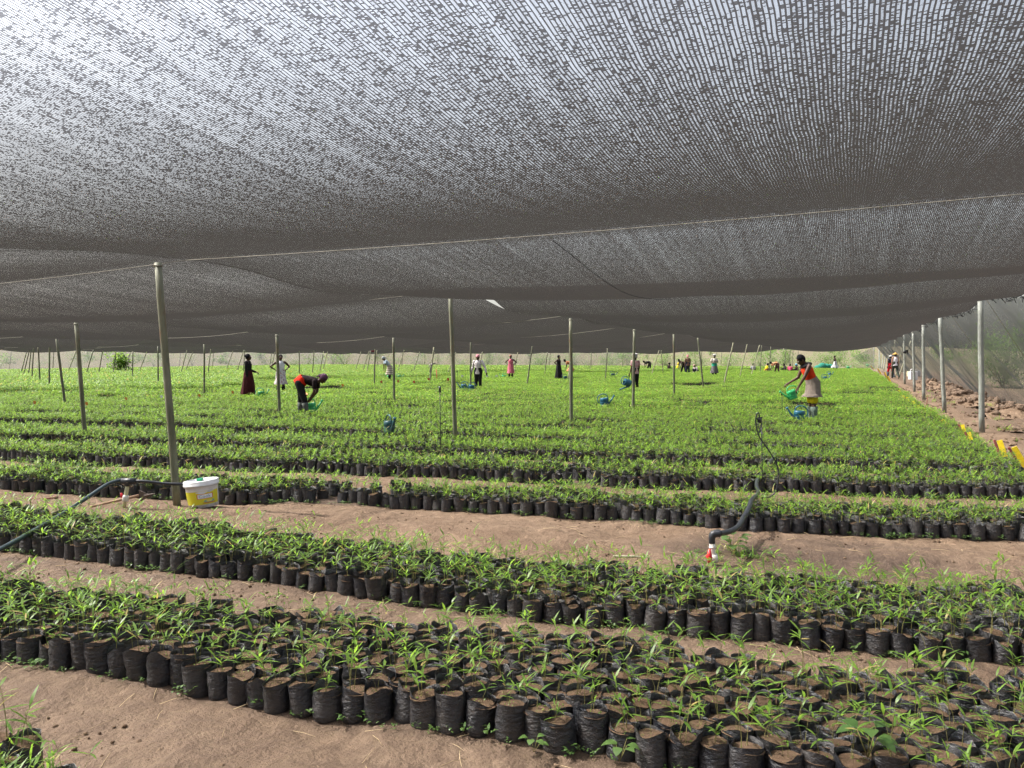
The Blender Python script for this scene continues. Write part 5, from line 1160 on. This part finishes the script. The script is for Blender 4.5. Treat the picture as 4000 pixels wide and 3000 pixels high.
# far beds: patches of bags one metre wide
hid2 = bpy.data.collections.new('bed_patches'); cnt[0] = 0
PW, PD = 1.15, 1.15
def patch(seed, kind):
    rr = random.Random(seed); b = MB(); nx = 9; ny = 10
    for i in range(nx):
        for j in range(ny):
            if rr.random() < .05: continue
            x = (i + .5 + (.5 if j % 2 else 0)) * PW / nx - PW / 2 + rr.uniform(-.015, .015); y = (j + .5) * PD / ny - PD / 2 + rr.uniform(-.015, .015); h = rr.uniform(.12, .15)
            if j in (0, 1, ny - 1) or rr.random() < .15 or i in (0, nx - 1): b.tube([(x, y, 0), (x, y, h)], .058, 7, 0, False)
            b.add([V(x + .055 * math.cos(t), y + .055 * math.sin(t), h - .015) for t in (0, 1.05, 2.1, 3.14, 4.2, 5.2)], [(0, 1, 2, 3, 4, 5)], 1)
            nl = {0: 7, 1: 13, 2: 11}[kind]; hh = {0: .11, 1: .28, 2: .16}[kind]; L_ = {0: .085, 1: .13, 2: .10}[kind]; W_ = {0: .017, 1: .034, 2: .022}[kind]
            for k in range(nl):
                z = h + hh * rr.uniform(.15, 1.); b.leaf((x + rr.gauss(0, .025), y + rr.gauss(0, .025), z), rr.uniform(0, 6.28), rr.uniform(-.1, 1.), L_ * rr.uniform(.7, 1.3), W_ * rr.uniform(.8, 1.3), .6, 2, 2, rr.random())
    return b
pk = {0: [], 1: [], 2: []}
for kind in (0, 1, 2):
    for k in range(5):
        o = bpy.data.objects.new('bed_patch_%03d' % cnt[0], patch(900 + kind * 10 + k, kind).mesh('bed_patch', [M['bag'], M['soil'], M['lush'] if kind == 1 else M['leaf'], M['stem']])); hid2.objects.link(o); pk[kind].append(cnt[0]); cnt[0] += 1
pts = []; rots = []; scl = []; ids = []
y = YP0; row = 0
while y < 92.5:
    x = 1.38
    tilt = .058 if y < 30 else .03
    while x > -67.5:
        yy_ = y + (x + 4) * tilt + .22 * mn.noise(V(x * .16, y * .9, 0)) + .05 * math.sin(x * .9 + row)
        if yy_ < 92.3 and yy_ > 0 and x > -1.62 * yy_ - 4 and x < 2:
            edge = -28 + 3 * math.sin(yy_ * .3)
            lush = x < edge or (yy_ > 66 + 3 * math.sin(x * .4) and x < -5 - (93 - yy_) * .4)
            kind = 1 if lush else (2 if mn.noise(V(x * .25, yy_ * .35, 2)) > .1 else 0)
            if (not lush and mn.noise(V(x * .35, yy_ * .5, 7)) > .33 and rnd.random() < .7) or (rnd.random() < .02): x -= PW; continue
            pts.append((x, yy_, gz(V(x, yy_, 0)) - .01)); rots.append((0, 0, tilt + (math.pi if rnd.random() < .5 else 0) + rnd.uniform(-.02, .02))); scl.append(rnd.uniform(.97, 1.04)); ids.append(rnd.choice(pk[kind]))
        x -= PW * 1.0
    row += 1; y += PD + .10 + (.0, .22, .08, .34, .02)[row % 5]
scatter('far_seedling_bags', pts, rots, scl, ids, hid2, 'dense green seedling beds filling the far field')

# ---------------------------------------------------------------- weeds, clods, straw on the paths
hid3 = bpy.data.collections.new('litter_kinds'); cnt[0] = 0
def src3(mb, mats, nm):
    o = bpy.data.objects.new('litter_%03d' % cnt[0], mb.mesh(nm, mats)); hid3.objects.link(o); cnt[0] += 1; return cnt[0] - 1
CL = []; WE = []; ST = []; GR = []
for k in range(5):
    b = MB(); rr = random.Random(40 + k); rs = []
    for i in range(6):
        a = math.pi * (i / 5 * .94 + .03); rs.append([V(math.sin(a) * math.cos(t), math.sin(a) * math.sin(t), -.7 * math.cos(a)) * rr.uniform(.7, 1.15) * .012 for t in [j * 1.047 for j in range(6)]])
    b.rings(rs); CL.append(src3(b, [M['soil'] if k % 2 else M['ground']], 'clod'))
for k in range(6):
    b = MB(); rr = random.Random(60 + k)
    for i in range(rr.randint(5, 10)):
        b.leaf((rr.gauss(0, .012), rr.gauss(0, .012), rr.uniform(.004, .03)), rr.uniform(0, 6.28), rr.uniform(.1, .8), rr.uniform(.012, .026), rr.uniform(.008, .015), .4, 3, 0, rr.random() * .9)
    WE.append(src3(b, [M['weed']], 'weed'))
for k in range(4):
    b = MB(); rr = random.Random(80 + k); a = rr.uniform(-.4, .4); l = rr.uniform(.03, .09)
    b.tube([(-l, 0, .004), (0, l * a * .4, .008), (l, 0, .004)], .0013, 3); ST.append(src3(b, [M['straw']] if 'straw' in M else [M.setdefault('straw', plain('dry_straw', (.5, .38, .22), .9))], 'straw'))
for k in range(5):
    b = MB(); rr = random.Random(90 + k)
    for i in range(14): b.leaf((rr.gauss(0, .02), rr.gauss(0, .02), 0), rr.uniform(0, 6.28), rr.uniform(.5, 1.4), rr.uniform(.05, .13), rr.uniform(.004, .008), .7, 3, 0, rr.random())
    GR.append(src3(b, [M['leaf']], 'grass'))
pts = []; rots = []; scl = []; ids = []
def put(x, y, i, s, z=0.): pts.append((x, y, gz(V(x, y, 0)) + z)); rots.append((0, 0, rnd.uniform(0, 6.28))); scl.append(s); ids.append(i)
for i in range(9000):
    x = rnd.uniform(-7.5, 3); y = rnd.choice([rnd.uniform(1.9, 2.9), rnd.uniform(3.7, 4.6), rnd.uniform(5.2, 7.9), rnd.uniform(8.7, 9.8)])
    if mn.noise(V(x * 1.3, y * 1.3, 4)) > -.1: put(x, y, rnd.choice(CL), rnd.uniform(.25, 1.05) ** 2.5 * 1.1)
for i in range(420): put(rnd.uniform(-8, 2.2), rnd.choice([rnd.uniform(1.9, 2.9), rnd.uniform(3.8, 4.5), rnd.uniform(5.3, 7.5)]), rnd.choice(ST), rnd.uniform(.5, 1.3), .004)
for bi, (f, bk_, x0, x1, kind) in enumerate(BEDS[:6]):
    for i in range([60, 150, 150, 260, 200, 150][bi]):
        x = rnd.uniform(max(x0, -11), x1); put(x, float(f(x)) - abs(rnd.gauss(0, .025)) + .01, rnd.choice(WE), rnd.uniform(.5, 1.5), .006)
for i in range(70): x = rnd.uniform(-4.2, -2.2); put(x, rnd.uniform(1.3, float(BEDS[0][1](x)) + .03), rnd.choice(GR), rnd.uniform(.9, 1.5), .09)
for i in range(120):   # grassy tufts behind the second bed, along the wide path
    x = rnd.uniform(-9, 2.0); put(x, float(BEDS[2][1](x)) + abs(rnd.gauss(.06, .14)), rnd.choice(GR), rnd.uniform(.5, 1.2))
for i in range(30): put(tap.x + rnd.gauss(.22, .22), tap.y + rnd.gauss(.16, .08), rnd.choice(GR + WE), rnd.uniform(.6, 1.7))
for i in range(900):
    x = rnd.uniform(2.3, 5.0); y = rnd.uniform(10, 45); put(x, y, rnd.choice(CL), rnd.uniform(1.2, 4.5), heap_h(x, y) * .8)
for i in range(60): put(rnd.uniform(2.6, 4.7), rnd.uniform(12, 40), rnd.choice(WE + GR), rnd.uniform(1, 2.5))
scatter('path_litter', pts, rots, scl, ids, hid3, 'clods, straw and tiny weeds on the earth paths')
# four broad leaved weeds one can point to
def broad(px, py, z, s, label, n=6):
    g = G(px, py, z); g.z = z; root = empty('broadleaf_weed', (g.x, g.y, z), 0, label, 'weed'); b = MB(); st = MB()
    for i in range(n):
        a = i * 2.4; rr = rnd.uniform(.02, .05) * s; p = V(math.cos(a) * rr, math.sin(a) * rr, rnd.uniform(.05, .12) * s)
        st.tube([(0, 0, 0), p * .6, p], .0016 * s, 4); b.leaf(p, a, rnd.uniform(-.1, .5), .075 * s, .055 * s, .4, 4, 0, rnd.random() * .9)
    st.build('stem', M['stem'], root); b.build('leaves', M['weed'], root)
broad(3390, 2960, .15, 1.0, 'broad leaved weed among the bags at lower right')
broad(2420, 2975, .02, .7, 'round leaved weed at the foot of the front row bags')
broad(2085, 2940, .02, .55, 'small round leaved weed before the front bags')
broad(2865, 2165, .02, 1.3, 'broad leaved weed right of the white tap', 9)
broad(3625, 1765, .12, 1.2, 'pale broad leaved weed on the third bed edge by the path')
print('objects', len(bpy.data.objects))
